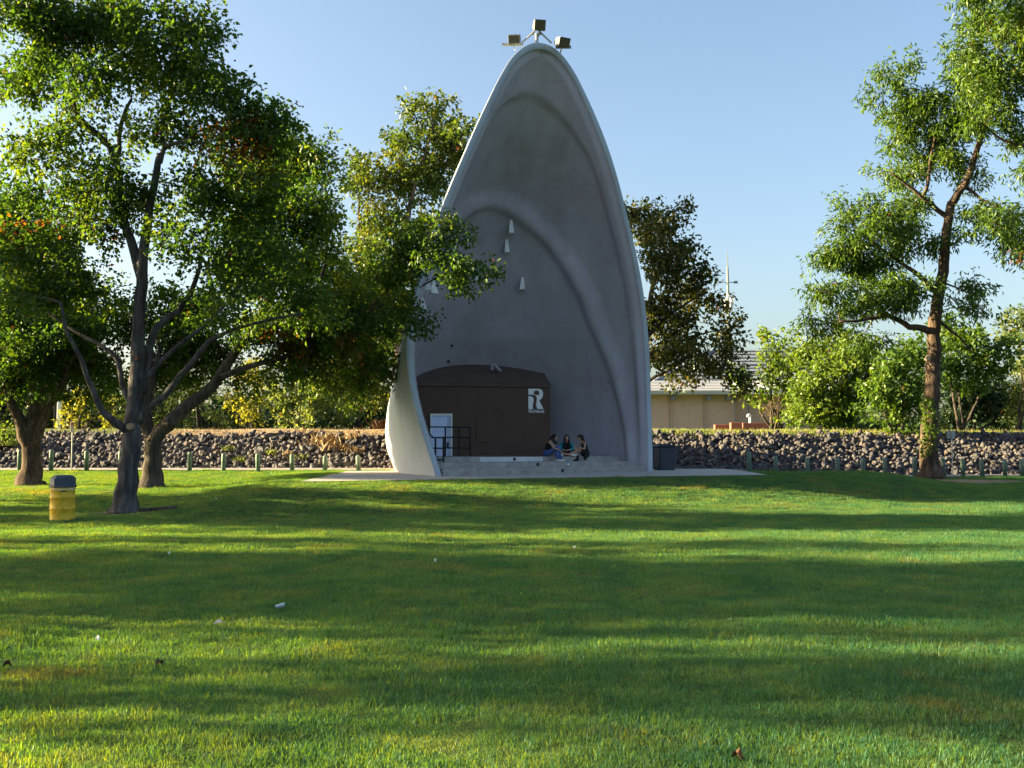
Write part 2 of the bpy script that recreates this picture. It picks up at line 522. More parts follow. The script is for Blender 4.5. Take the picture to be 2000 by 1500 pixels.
def hull_rock(seed):
    r = np.random.default_rng(seed)
    p = r.normal(size=(13, 3)); p /= np.linalg.norm(p, axis=1)[:, None]
    p *= r.uniform(.75, 1.05, (13, 1)); p *= np.array([1.0, r.uniform(.6, .9), r.uniform(.5, .8)]) * .5
    bm = bmesh.new()
    for q in p: bm.verts.new(q)
    bmesh.ops.convex_hull(bm, input=bm.verts)
    for v in [v for v in bm.verts if not v.link_faces]: bm.verts.remove(v)
    bmesh.ops.triangulate(bm, faces=bm.faces)
    bmesh.ops.recalc_face_normals(bm, faces=bm.faces)
    bm.verts.index_update()
    v = np.array([x.co[:] for x in bm.verts]); t = np.array([[x.index for x in f.verts] for f in bm.faces])
    bm.free()
    return v, t


ROCKS = [hull_rock(100 + i) for i in range(12)]
ROCK_TINT = [(1, 1.0, 1.08), (1.2, 1.14, 1.1), (.8, .82, .92), (1.4, 1.22, 1.1), (.95, .97, 1.12), (1.1, 1.08, 1.14)]
rock_meshes = []
for i, (v, t) in enumerate(ROCKS):
    me = bpy.data.meshes.new('rock')
    me.from_pydata(v.tolist(), [], t.tolist()); me.materials.append(MAT['rock'])
    a = me.color_attributes.new('tint', 'FLOAT_COLOR', 'POINT')
    a.data.foreach_set('color', np.tile(np.array([*ROCK_TINT[i % 6], 1], np.float32), len(v)))
    rock_meshes.append(me)


def rand_rot(r):
    q = r.normal(size=4); q /= np.linalg.norm(q); w, x, y, z = q
    return np.array([[1 - 2 * (y * y + z * z), 2 * (x * y - z * w), 2 * (x * z + y * w)], [2 * (x * y + z * w), 1 - 2 * (x * x + z * z), 2 * (y * z - x * w)], [2 * (x * z - y * w), 2 * (y * z + x * w), 1 - 2 * (x * x + y * y)]])


rr = np.random.default_rng(3)
stones = []
for i in range(9500):
    X = rr.uniform(-30, 34); u = rr.uniform(0, 1) ** .95
    top = 1.0 - .10 * (.5 + .5 * math.sin(X * .7)) * (1 if -18 < X < -3 else .4)
    crest_ = rr.uniform(0, 1) < .035
    if crest_: u = top + rr.uniform(-.02, .07)
    elif u > top: continue
    Y = foot(X) + LEV_D * u
    if -4.3 < X < 6.0 and True:
        if X / Y * F_PX + 1000 > 790 and X / Y * F_PX + 1000 < 1250: continue
    s = rr.choice([.24, .32, .42, .54], p=[.38, .34, .2, .08]) * rr.uniform(.85, 1.15)
    stones.append((X, float(Y), float(levee_z(X, u)) + rr.uniform(-.06, .10), s, int(rr.integers(12))))
vis = sorted([s for s in stones if abs(s[0] / s[1]) < .5], key=lambda s: -s[3] / s[1])[:300]
chosen = set(id(s) for s in vis)
for X, Y, z, s, k in vis:
    o = bpy.data.objects.new('rock', rock_meshes[k]); COL.objects.link(o)
    o.location = (X, Y, z); o.rotation_mode = 'QUATERNION'
    o.rotation_quaternion = Matrix(rand_rot(rr).tolist()).to_quaternion(); o.scale = (s, s, s)
    o.parent = levee
V, T, TI, n = [], [], [], 0
for st in stones:
    if id(st) in chosen: continue
    X, Y, z, s, k = st
    v, t = ROCKS[k]
    V.append(v @ rand_rot(rr).T * s + (X, Y, z)); T.append(t + n); n += len(v)
    c = np.array(ROCK_TINT[int(rr.integers(6))]) * rr.uniform(.8, 1.25)
    TI.append(np.tile(np.append(c, 1), (len(v), 1)))
rub = tri_mesh('riprap_stones', np.concatenate(V), np.concatenate(T), MAT['rock'], levee, np.concatenate(TI))
rub['kind'] = 'stuff'

# ------------------------------------------------------------------ bandshell
A0, B0 = at(852, 932, 35), at(1275, 922, 40)
lat = (B0 - A0)[:2]; lat = lat / np.linalg.norm(lat)
LAT = np.array([lat[0], lat[1], 0]); BK = np.array([-lat[1], lat[0], 0]); ORG = (A0 + B0) / 2; ORG[2] = 0
UP = np.array([0, 0, 1.0])
ZT = [.4, .8, 1.6, 2.4, 3.2, 4.0, 4.8, 5.6, 6.4, 7.2, 8.0, 8.8, 9.6, 10.4, 11.2, 12.0, 12.8, 13.6, 14.4, 15.2, 16.3, 16.6, 16.75, 16.95, 17.03]
WT = [4.66, 4.75, 4.94, 5.11, 5.26, 5.38, 5.43, 5.44, 5.38, 5.21, 4.98, 4.74, 4.49, 4.20, 3.90, 3.57, 3.24, 2.88, 2.48, 2.07, 1.40, 1.12, .93, .50, .05]
BT = [-.05, .01, .24, .47, .68, .85, .95, .98, .99, .90, .77, .70, .63, .59, .52, .43, .38, .36, .37, .43, .50, .48, .46, .44, .43]
_zg = np.linspace(-2, 20, 2201)
_k = np.exp(-.5 * (np.arange(-120, 121) * .01 / .38) ** 2); _k /= _k.sum()
_wl = np.interp(_zg, ZT[:21], WT[:21]); _wl[_zg > 16.3] = 1.40 - (_zg[_zg > 16.3] - 16.3) * .66; _wl[_zg < .4] = 4.66 + (_zg[_zg < .4] - .4) * .22
_wg = np.convolve(_wl, _k, 'same'); _bg = np.convolve(np.interp(_zg, ZT, BT), _k, 'same')
Wz = lambda z: np.where(np.asarray(z) < 16.0, np.interp(z, _zg, _wg), np.interp(16.0, _zg, _wg) * np.clip((17.03 - np.asarray(z)) / 1.03, 0, 1) ** .47)
Bz = lambda z: np.interp(z, _zg, _bg)
Dz = lambda z: np.interp(z, [.8, 2.4, 4, 6.4, 8, 10, 11.8, 13.5, 15.3, 17.03], [9.6, 8.7, 7.6, 5.9, 5.3, 4.7, 4.0, 2.8, 1.3, .25])
Nz = lambda z: np.interp(z, [.8, 1.6, 2.4, 3.2, 4.0, 4.8, 5.6, 6.4, 7.2, 8.0, 12, 17], [2.04, 1.96, 1.92, 1.70, 1.44, 1.28, 1.16, 1.07, 1.03, 1.10, 1.15, 1.3])
SH = ORG.copy(); SH[2] = .75
bandshell = empty('bandshell', SH, 'tall grey concrete bandshell with pointed arch opening on the grassy mound', 'bandshell')


def shell_surface(nu, nv, inset, z_top, arches):
    ph = np.linspace(0, math.pi, nu)
    s = 1 - (1 - np.linspace(0, 1, nv)) ** 1.7
    tb = 9.6 * np.sin(ph)
    z0 = .45 + (0 if arches else 1) * (.17 + 1.75 * smooth(2.0, 8.2, tb))
    Z = z0[None] + (z_top - z0[None]) * s[:, None]
    ze = Z + (17.03 - z_top) * smooth(12, 16.6, Z)
    ins = inset * (1 - .75 * smooth(13.5, 16.7, Z))
    ins = ins * np.clip((17.03 - ze) / .25, 0, 1) ** .5
    W = np.maximum(Wz(ze) - ins, .004); D = np.maximum(Dz(ze) - ins, .03); N = Nz(Z); B = Bz(Z)
    c, sn = np.cos(ph)[None], np.sin(ph)[None]
    t = D * np.abs(sn) ** (2 / N)
    x = W * c
    P = ORG + x[..., None] * LAT + (B + t)[..., None] * BK + Z[..., None] * UP
    if arches:
        du = np.gradient(P, axis=1); dv = np.gradient(P, axis=0)
        nrm = np.cross(du, dv); nrm /= np.linalg.norm(nrm, axis=2)[..., None] + 1e-9
        cen = ORG + BK * 2 + UP * 5
        sgn = np.sign(((cen - P) * nrm).sum(2, keepdims=True)); nrm *= sgn
        tc1 = np.interp(Z, [.6, 2, 5, 8, 10, 12], [.85, 1.0, 1.5, 2.2, 2.9, 4.0])
        d = t - tc1
        h = .28 * smooth(-.62, -.08, d) - .20 * smooth(.0, .34, d)
        h = h * smooth(13.2, 11.9, Z)
        tc2 = np.interp(Z, [.6, 8, 13, 15.4], [.38, .45, .58, 1.0])
        h2 = .16 * (1 - smooth(-.10, .24, t - tc2)) * smooth(.03, .28, t)
        P = P + nrm * (h + h2)[..., None]
    return P, Z


NU, NV = 181, 150
Pin, Zin = shell_surface(NU, NV, .23, 16.78, True)
Pout, _ = shell_surface(NU, NV, 0.0, 17.03, False)


def grid_faces(nu, nv, off=0, flip=False):
    i, j = np.meshgrid(np.arange(nu - 1), np.arange(nv - 1)); a = (j * nu + i).ravel() + off
    q = np.stack([a, a + 1, a + nu + 1, a + nu], 1)
    return q[:, ::-1] if flip else q


nI = NU * NV
V = [Pin.reshape(-1, 3), Pout.reshape(-1, 3)]
Fq = [grid_faces(NU, NV), grid_faces(NU, NV, nI, True)]
nxt = 2 * nI
for u in (0, NU - 1):                             # rounded rim between the two skins, with its own crisp edges
    rows_ = [Pin[:, u], Pin[:, u] * .90 + Pout[:, u] * .10 - BK * .03, Pin[:, u] * .10 + Pout[:, u] * .90 - BK * .03, Pout[:, u]]
    V += rows_
    ids = [np.arange(NV) + nxt + k * NV for k in range(4)]; nxt += 4 * NV
    for p, q in zip(ids[:-1], ids[1:]):
        Fq.append(np.stack([p[:-1], q[:-1], q[1:], p[1:]], 1) if u else np.stack([p[:-1], p[1:], q[1:], q[:-1]], 1))
b0 = np.arange(NU); tp = np.arange(NU) + (NV - 1) * NU
Fq.append(np.stack([tp[:-1], tp[1:], tp[1:] + nI, tp[:-1] + nI], 1))
shell = mesh('shell', np.concatenate(V), np.concatenate(Fq), [MAT['shell'], MAT['shell_out']], bandshell, True)
n_in = (NU - 1) * (NV - 1)
shell.data.polygons.foreach_set('material_index', (np.arange(len(shell.data.polygons)) >= n_in).astype(np.int32))


def proj(Q):
    v = np.asarray(Q) - _C; zz = v @ _F
    return np.stack([1000 + F_PX * v[..., 0] / zz, 750 - F_PX * (v @ _U) / zz], -1)


_pp = proj(Pin)


def on_shell(px, py):
    """A spot on the inner face of the shell and its inward normal."""
    d = np.abs(_pp - (px, py)).sum(2); j, i = np.unravel_index(np.argmin(d), d.shape)
    j = min(max(j, 1), NV - 2); i = min(max(i, 1), NU - 2)
    n_ = np.cross(Pin[j, i + 1] - Pin[j, i - 1], Pin[j + 1, i] - Pin[j - 1, i]); n_ /= np.linalg.norm(n_)
    p = Pin[j, i]
    if n_ @ (ORG + BK * 2 + UP * 4 - p) < 0: n_ = -n_
    return p, n_


# footing seen under the raised back edge of the shell wall
fq_ = np.arange(NU - 1)
mesh('footing', np.concatenate([Pin[0], Pout[0], Pin[0] - UP * .3, Pout[0] * .4 + Pin[0] * .6 - UP * .3]), np.concatenate([np.stack([fq_, fq_ + NU, fq_ + NU + 1, fq_ + 1], 1), np.stack([fq_, fq_ + 1, fq_ + 2 * NU + 1, fq_ + 2 * NU], 1)]), MAT['pink'], bandshell, True)

# stage: three tiers
STAGE = 1.42


def tier(t0, w, z0, z1, name='stage_step'):
    a = np.linspace(0, math.pi, 30)
    arc = [(w * math.cos(x), t0 + .3 + max(0, (8.5 - t0)) * math.sin(x)) for x in a]
    poly = [(w, t0)] + arc + [(-w, t0)]
    G = Geo().prism([ORG + LAT * x + BK * t + UP * z0 for x, t in poly], UP * (z1 - z0))
    o = G.obj(name, MAT['step'], bandshell)
    bv = o.modifiers.new('bevel', 'BEVEL'); bv.width = .018; bv.segments = 2; bv.limit_method = 'ANGLE'
    return o


tier(.10, 4.44, .45, 1.045)
tier(.85, 4.46, 1.0, 1.235)
st3 = tier(1.60, 4.46, 1.2, STAGE)


def on_step(px, t):
    """Point of the front face of the tier at depth t under pixel column px: returns its lateral coordinate."""
    best = min(np.linspace(-4.6, 4.6, 400), key=lambda x: abs(proj(ORG + LAT * x + BK * t + UP * 1.3)[0] - px))
    return best


xa, xb = on_step(937, 1.6), on_step(1060, 1.6)
Geo().prism([ORG + LAT * xa + BK * 1.592 + UP * 1.245, ORG + LAT * xb + BK * 1.592 + UP * 1.245, ORG + LAT * xb + BK * 1.592 + UP * 1.408, ORG + LAT * xa + BK * 1.592 + UP * 1.408], BK * .006).obj('painted_patch', plain('pale_patch_paint', (.52, .55, .58), .8, .15, 3), st3)
for px, t, z in ((1005, 1.6, 1.33), (1050, .85, 1.14), (1098, .10, .92)):
    x = on_step(px, t); c = ORG + LAT * x + BK * (t - .012) + UP * z
    Geo().tube([c, c + BK * .02], .065, 14).obj('drain_hole', MAT['black'], bandshell)

# storage room at the back of the stage
rl, rr_ = at(790, 860, 41.3), at(1075, 860, 42.5)
rd = (rr_ - rl); rd[2] = 0; rd /= np.linalg.norm(rd); rn = np.array([-rd[1], rd[0], 0])
EAVE = 4.27
room_w = np.linalg.norm((rr_ - rl)[:2])
c0 = np.array([rl[0], rl[1], STAGE - .02])
G = Geo()
q = [c0, c0 + rd * room_w, c0 + rd * room_w + rn * 4, c0 + rn * 4]
G.prism(q, UP * (EAVE - STAGE + .02))
room = G.obj('storage_room', MAT['brown'], bandshell)
G = Geo()
e0 = c0 + UP * (EAVE - STAGE + .02)
G.prism([e0 - rn * .06 - rd * .1, e0 - rn * .06 - rd * .1 + UP * .05, e0 + rn * 4.2 - rd * .1 + UP * 2.05, e0 + rn * 4.2 - rd * .1 + UP * 2.0], rd * (room_w + .14))
G.obj('room_roof', MAT['brown_roof'], room)
bvx = room.modifiers.new('bevel', 'BEVEL'); bvx.width = .02; bvx.segments = 2


def on_room(px, py, out=0.0):
    d = _F * F_PX + np.array([px - 1000.0, 0, 0]) + _U * (750.0 - py)
    k = ((c0 - rn * out - _C) @ rn) / (d @ rn)
    return _C + d * k


def room_poly(pts, name, mat, out=.004, th=.02, parent=None):
    G = Geo()
    for poly in pts:
        P = [on_room(x, y, out) for x, y in poly]
        if np.cross(P[1] - P[0], P[2] - P[0]) @ rn < 0: P = P[::-1]
        G.prism(P, -rn * th)
    return G.obj(name, mat, parent if parent is not None else room)


L = lambda pts: [(1000 + x / 15.0, 740 + y / 15.0) for x, y in pts]
emb = room_poly([L([(478, 500), (540, 508), (595, 530), (622, 565), (632, 615), (626, 665), (610, 730), (602, 790), (608, 840), (628, 885), (478, 885)]),
                 L([(478, 290), (790, 290), (845, 310), (885, 350), (905, 405), (908, 465), (893, 525), (862, 578), (795, 635), (842, 725)]
                   + [(920, 885), (755, 885), (716, 820), (702, 752), (714, 680), (727, 610), (724, 545), (702, 500), (665, 474), (590, 464), (478, 462)])], 'emblem', MAT['white'])
ray = []
for k in range(22):
    a = math.radians(-52 + k * (250 / 21)); r_ = 105 if k % 2 else 66
    ray.append((718 + r_ * math.cos(a), 418 - r_ * math.sin(a)))
room_poly([L(ray[::-1])], 'emblem_sun', MAT['brown'], out=.028, th=.006)
fc = bpy.data.curves.new('lettering', 'FONT'); fc.body = 'Richland'; fc.size = 1.0; fc.extrude = .01; fc.offset = .012
fo = bpy.data.objects.new('lettering', fc); COL.objects.link(fo)
bpy.context.view_layer.update()
p0, p1 = on_room(1032, 806, .012), on_room(1062, 806, .012)
sc = np.linalg.norm(p1 - p0) / max(fo.dimensions.x, .1)
fm = bpy.data.meshes.new_from_object(fo.evaluated_get(bpy.context.evaluated_depsgraph_get()))
bpy.data.objects.remove(fo); fo = link('lettering', fm)
fm.materials.clear()
fo.parent = room; fo.scale = (sc, sc, sc)
fo.location = Vector(p0 - SH)
fo.rotation_euler = (math.pi / 2, 0, math.atan2(rd[1], rd[0]))
fm.materials.append(MAT['white'])

# door
dr = room_poly([[(840.5, 893.2), (882.5, 893.2), (882.5, 808.5), (840.5, 808.5)]], 'door', MAT['door'], .002, .03, bandshell)
room_poly([[(840, 893.2), (842.6, 893.2), (842.6, 808), (840, 808)], [(879.6, 893.2), (883, 893.2), (883, 808), (879.6, 808)], [(842.6, 812), (879.6, 812), (879.6, 808), (842.6, 808)]], 'door_frame', MAT['white'], .004, .08, dr)
room_poly([[(874.6, 892), (875.4, 892), (875.4, 814), (874.6, 814)]], 'door_gap', MAT['black'], .031, .004, dr)
room_poly([[(873, 873), (876.5, 873), (876.5, 864), (873, 864)]], 'door_handle', MAT['black'], .033, .06, dr)
# faint boarded hatch outline on the room wall
hb = [(930, 820, 931.5, 862), (930, 862, 962, 863.3)]
room_poly([[(a, d), (c, d), (c, b), (a, b)] for a, b, c, d in hb], 'wall_moulding', MAT['brown'], .003, .03)


def vertical_to(p, px, py_top):
    """height so that the top of a vertical thing standing at p reaches image row py_top."""
    zz = np.linspace(0, 20, 2001); pr = proj(p + zz[:, None] * UP)
    return zz[np.argmin(np.abs(pr[:, 1] - py_top))]


# black railings by the door
railing = None
segs_post, segs_rail = [], []
Yb = 40.3
for px, top in ((869.6, 833.5), (896, 833.5), (918.3, 834.5)):
    a = at(px, 893, Yb); a[2] = STAGE; segs_post.append((a, a + UP * vertical_to(a, px, top)))
for yl, x0 in ((833.8, 838), (854, 864), (874.6, 866)):
    p = at(x0, yl, Yb); q_ = at(918.3, yl + .6, Yb); segs_rail.append((p, q_))
Yf = 36.6
for px, top, bot, base in ((850.5, 855, 898, STAGE), (866.3, 854.5, 917, 1.0)):
    a = at(px, bot, Yf); segs_post.append((a, at(px, top, Yf)))
for yl, x0, x1 in ((854.8, 842, 867), (875.5, 843, 866), (898, 852, 866)):
    segs_rail.append((at(x0, yl, Yf), at(x1, yl, Yf)))
segs_rail.append((at(829, 838, Yf + .2), at(846, 854.5, Yf)))
for k, (a, b_) in enumerate(segs_post):
    o = Geo().tube([a, b_], .034, 8).obj('rail_post', MAT['black'], bandshell if railing is None else railing)
    if railing is None: railing = o; o.name = 'railing'
for a, b_ in segs_rail:
    Geo().tube([a, b_], .026, 8).obj('rail_bar', MAT['black'], railing)

# white wedge lamps and small fittings on the inner wall
for px, py, s in ((998, 445, 1), (988, 482, .95), (880, 541, 1), (922, 539, .9), (823, 551, 1), (839, 559, 1), (815, 586, 1.1), (1020, 553, .9)):
    p, nn = on_shell(px, py)
    hz = np.array([nn[0], nn[1], 0]); hz /= np.linalg.norm(hz); sd = np.cross(UP, hz)
    h = .30 * s
    top = p + UP * h + hz * .02; bot = p - UP * h
    V = [top - sd * .045, top + sd * .045, top + sd * .045 + hz * .12, top - sd * .045 + hz * .12,
         bot - sd * .105, bot + sd * .105, bot + sd * .105 + hz * .34, bot - sd * .105 + hz * .34]
    V = [v - hz * (.0 if i < 4 else .0) for i, v in enumerate(V)]
    Geo().add(V, [(0, 1, 2, 3), (7, 6, 5, 4), (0, 4, 5, 1), (1, 5, 6, 2), (2, 6, 7, 3), (3, 7, 4, 0)]).obj('wall_lamp', MAT['white'], bandshell)
for px, py, r in ((883, 672, .05), (876, 704, .06), (971, 541, .06), (904, 436, .05), (896, 473, .05), (1188, 745, .035), (1205, 737, .035)):
    p, nn = on_shell(px, py)
    Geo().tube([p - nn * .03, p + nn * .07], [r, r * .8], 10).obj('wall_fitting', MAT['black'] if r > .04 else MAT['step'], bandshell)
# loose pale boards leaning above the room roof
for x0, y0, x1, y1 in ((961, 723, 960, 711), (963, 711, 978, 725)):
    a, b_ = at(x0, y0, 43.2), at(x1, y1, 43.2)
    Geo().tube([a, b_], .06, 4).obj('loose_board', MAT['shell'], bandshell)

# floodlights on the tip
tipP = Pout[-1, 0]
Yt = float(tipP[1]) + .1
mast = Geo().tube([at(1048, 88, Yt), at(1048, 66, Yt)], .075, 10)
mast.tube([at(1040, 66, Yt), at(1057, 67, Yt)], .035, 6)
mast.tube([at(1044, 61, Yt), at(1020, 83, Yt)], .035, 6)
mast.tube([at(1052, 60, Yt), at(1077, 84, Yt)], .035, 6)
mast = mast.obj('lamp_bracket', MAT['steel'], bandshell)
for (x0, y0, x1, y1) in ((980.5, 86, 1022, 88.5), (1085, 90.5, 1115.5, 93.5)):
    a, b_ = at(x0, y0, Yt), at(x1, y1, Yt); dd = b_ - a
    Geo().box((a + b_) / 2, (np.linalg.norm(dd), .10, .09), math.atan2(dd[1], dd[0])).obj('lamp_rail', MAT['steel'], mast)
for px, py, w, h, rz, tilt in ((1005, 77, 24, 18, -.12, .0), (1053, 49.5, 23, 21, .16, .05), (1098, 82.5, 25, 18, .45, -.1)):
    c = at(px, py, Yt - .1); W_, H_ = w / F_PX * Yt, h / F_PX * Yt
    co, si = math.cos(rz), math.sin(rz)
    ax = np.array([co, si, 0]); fw = np.array([si, -co, 0]) * math.cos(.35) + np.array([0, 0, -math.sin(.35)]); upv = np.cross(ax, -fw) * -1
    upv = np.cross(fw, ax); upv = upv if upv[2] > 0 else -upv
    def fl(x, y, z): return c + ax * x + fw * y + upv * z
    hw, hh, dp = W_ / 2, H_ / 2, .42
    prof = [(dp * .5, -hh), (dp * .5, hh * .80), (dp * .62, hh), (-dp * .1, hh * .96), (-dp * .5, hh * .35), (-dp * .5, -hh * .5), (-dp * .15, -hh)]
    o = Geo().prism([fl(-hw, y, z) for y, z in prof], ax * W_).obj('floodlight', MAT['lampcase'], bandshell)
    bvm = o.modifiers.new('bevel', 'BEVEL'); bvm.width = .03; bvm.segments = 2
    Geo().prism([fl(-hw * .82, dp * .502, -hh * .86), fl(hw * .82, dp * .502, -hh * .86), fl(hw * .82, dp * .502, hh * .66), fl(-hw * .82, dp * .502, hh * .66)], fw * .012).obj('lamp_glass', MAT['glass'], o)
    Geo().tube([fl(0, 0, -hh), fl(0, 0, -hh - .22)], .03, 6).obj('lamp_stem', MAT['steel'], o)

# ------------------------------------------------------------------ trees
def spline(pts, step=.3):
    p = np.asarray(pts, float)
    if len(p) < 2: return p
    q = np.vstack([2 * p[0] - p[1], p, 2 * p[-1] - p[-2]]); out = []
    for i in range(1, len(q) - 2):
        n = max(2, int(np.linalg.norm(q[i + 1] - q[i]) / step))
        for t in np.linspace(0, 1, n, endpoint=False):
            a, b, c, d = q[i - 1], q[i], q[i + 1], q[i + 2]
            out.append(.5 * ((2 * b) + (-a + c) * t + (2 * a - 5 * b + 4 * c - d) * t * t + (-a + 3 * b - 3 * c + d) * t ** 3))
    out.append(p[-1])
    return np.array(out)


def unit(a):
    return a / (np.linalg.norm(a, axis=-1, keepdims=True) + 1e-9)


def leaf_cloud(r, pos, out_dir, size, width, droop, fold=.12):
    n = len(pos)
    d = unit(out_dir * .6 + r.normal(size=(n, 3)) * .75 + np.array([0, 0, -droop]))
    up = unit(r.normal(size=(n, 3)) * .75 + np.array([0, 0, .8]))
    s = unit(np.cross(d, up)); nn = np.cross(s, d)
    L_ = (size * r.uniform(.65, 1.3, n))[:, None]
    v = np.stack([pos, pos + d * L_ * .45 + s * L_ * width + nn * L_ * fold, pos + d * L_ - nn * L_ * fold, pos + d * L_ * .45 - s * L_ * width + nn * L_ * fold], 1)
    i = (np.arange(n) * 4)[:, None]
    t = np.concatenate([i + [0, 1, 2], i + [0, 2, 3]], 0)
    return v.reshape(-1, 3), t


def tree(name, label, cat, group, base, limbs, lobes, leafm, barkm, seed, size=.13, width=.32, per=11, sprigs=13, rc=.55, droop=.35, rust=None, twigs=True, sub=.15, flat=.75, tint_bias=0.0):
    """limbs: list of (points, radius at start, radius at end), the first is the trunk; lobes: (centre, radii, number of leaf clusters)."""
    r = np.random.default_rng(seed)
    root = empty(name, base, label, cat, group)
    nodes, rads = [], []
    G = Geo()
    for k, (pts, r0, r1) in enumerate(limbs):
        s = spline(pts); n = len(s)
        s[1:-1] += r.normal(size=(n - 2, 3)) * .02 if n > 2 else 0
        rad = r0 + (r1 - r0) * np.linspace(0, 1, n) ** .85
        if k == 0:
            hgt = s[:, 2] - s[0, 2]
            rad = rad * (1 + .55 * np.exp(-hgt / .28))
        G.tube(s, rad, 12 if k == 0 else 9)
        nodes.append(s[(len(s) // 3 if k == 0 else 0):]); rads.append(rad[(len(s) // 3 if k == 0 else 0):])
    G.obj('trunk', barkm, root, True)
    cl = []
    for c, rr3, n in lobes:
        u = unit(r.normal(size=(n * 3, 3))) * (r.uniform(0, 1, (n * 3, 1)) ** (1 / 2.5))
        p = np.asarray(c) + u * np.asarray(rr3)
        keep = []
        for q in p:
            if len(keep) >= n: break
            if all(np.sum((q - k) ** 2) > (rc * .62) ** 2 for k in keep[-60:]): keep.append(q)
        cl += keep
    cl = np.array(cl)
    NP = np.concatenate(nodes); NR = np.concatenate(rads)
    d0 = np.array([np.min(np.sum((NP - q) ** 2, 1)) for q in cl])
    B = Geo()
    for q in cl[np.argsort(d0)]:
        dd = np.sqrt(np.sum((NP - q) ** 2, 1)) + .25 * np.maximum(0, NP[:, 2] - q[2] + .3)
        j = int(np.argmin(dd)); a = NP[j]; dist = np.linalg.norm(q - a)
        if dist < .15: continue
        m_ = (a + q) / 2 + np.array([0, 0, .10 * dist]) + r.normal(size=3) * .08 * dist
        t = np.linspace(0, 1, 6)[:, None]
        path = (1 - t) ** 2 * a + 2 * t * (1 - t) * m_ + t ** 2 * q
        r0 = min(NR[j] * .75, .010 + .016 * dist); rad = np.linspace(r0, .005, 6)
        if twigs: B.tube(path, rad, 5, False)
        NP = np.concatenate([NP, path[2:]]); NR = np.concatenate([NR, rad[2:]])
    # sprigs and leaves
    nc = len(cl)
    so = np.clip(r.normal(size=(nc, sprigs, 3)), -1.9, 1.9) * rc * np.array([.62, .62, .62 * flat])
    sp = cl[:, None] + so
    if twigs:
        for i in range(nc):
            for k in range(0, sprigs, 2):
                B.tube([cl[i], (cl[i] + sp[i, k]) / 2 + np.array([0, 0, .04]), sp[i, k]], [.006, .005, .003], 3, False)
        if B.v: B.obj('branches', barkm, root)['kind'] = 'stuff'
    cent = np.mean(cl, 0)
    lp = sp[:, :, None] + np.clip(r.normal(size=(nc, sprigs, per, 3)), -1.8, 1.8) * sub
    od = np.broadcast_to(unit(so)[:, :, None], lp.shape)
    v, t = leaf_cloud(r, lp.reshape(-1, 3), od.reshape(-1, 3), size, width, droop)
    base_t = r.uniform(0, 1, nc) * .35
    tt = np.clip(base_t[:, None, None] + r.normal(.30 + tint_bias, .17, lp.shape[:3]) + .10 * r.normal(size=(nc, sprigs, 1)), 0, 1).ravel()
    ru = np.zeros(lp.shape[:3])
    if rust is not None:
        for c, rd_ in rust:
            ru += .9 * (np.sum((sp - np.asarray(c)) ** 2, 2) < rd_ ** 2)[:, :, None] * (r.uniform(0, 1, lp.shape[:3]) < .42)
    ru = np.clip(ru + (r.uniform(0, 1, lp.shape[:3]) < .004), 0, 1).ravel()
    tint = np.stack([tt, ru, np.zeros_like(tt), np.ones_like(tt)], 1)
    tri_mesh('crown', v, t, leafm, root, np.repeat(tint, 4, 0))
    return root


def px_limb(pts, Y, r0, r1, dY=0.0):
    n = len(pts)
    return ([at(x, y, Y + dY * i / max(1, n - 1)) for i, (x, y) in enumerate(pts)], r0, r1)


def px_lobes(lst, Y, seed, dens, depth=1.0):
    r = np.random.default_rng(seed); out = []
    for e in lst:
        x, y, rx, ry = e[:4]; dy = e[4] if len(e) > 4 else r.uniform(-1.4, 1.4) * depth
        k = Y / F_PX; a = rx * k; b = ry * k
        out.append((at(x, y, Y + dy), (a, max(1.0, .9 * (a + b) / 2) * depth, b), max(2, int(dens * (a * b) ** 1.0))))
    return out


def on_ground(px, Y):
    X = (px - 1000) / F_PX * Y
    # perspective of the pitched camera is negligible near the horizon
    return np.array([X, Y, float(ground(X, Y))])


# front maple, Y = 27
YA = 27.0
bA = on_ground(247, YA)
limbsA = [([bA - UP * .1, bA + UP * .25] + [at(x, y, YA) for x, y in ((250, 940), (255, 885), (262, 800), (268, 717), (272, 620), (275, 555), (279, 504), (287, 450), (293, 400), (305, 340), (312, 300))], .31, .08),
          px_limb([(278, 545), (262, 495), (246, 440), (236, 380), (233, 333), (231, 293), (238, 240), (257, 193)], YA, .15, .04, .6),
          px_limb([(236, 340), (213, 287), (180, 250), (147, 217), (123, 167), (97, 100), (80, 50)], YA, .10, .03, -.8),
          px_limb([(147, 217), (140, 160), (150, 110), (160, 60)], YA - .5, .05, .02),
          px_limb([(312, 317), (320, 287), (316, 250), (330, 200), (345, 150)], YA, .08, .02, .5),
          px_limb([(320, 287), (370, 275), (420, 285), (460, 270)], YA, .06, .02, -.5),
          px_limb([(258, 845), (240, 833), (203, 805), (184, 765), (171, 730), (149, 685), (130, 640), (118, 590)], YA, .125, .035, -1.4),
          px_limb([(262, 800), (240, 752), (229, 703), (205, 680), (187, 669), (147, 647), (110, 620), (60, 590)], YA, .085, .03, 1.2),
          px_limb([(268, 830), (288, 801), (321, 772), (350, 735), (376, 706), (405, 669), (440, 650), (471, 640), (530, 625), (590, 612)], YA, .12, .025, -1.0),
          px_limb([(276, 770), (286, 717), (292, 680), (303, 643), (325, 622), (347, 610), (370, 575), (383, 544), (392, 500), (410, 440)], YA, .14, .04, 1.0),
          px_limb([(280, 745), (292, 730), (320, 700), (354, 673), (405, 629), (440, 595), (471, 555), (500, 510), (520, 460)], YA, .08, .03, .4)]
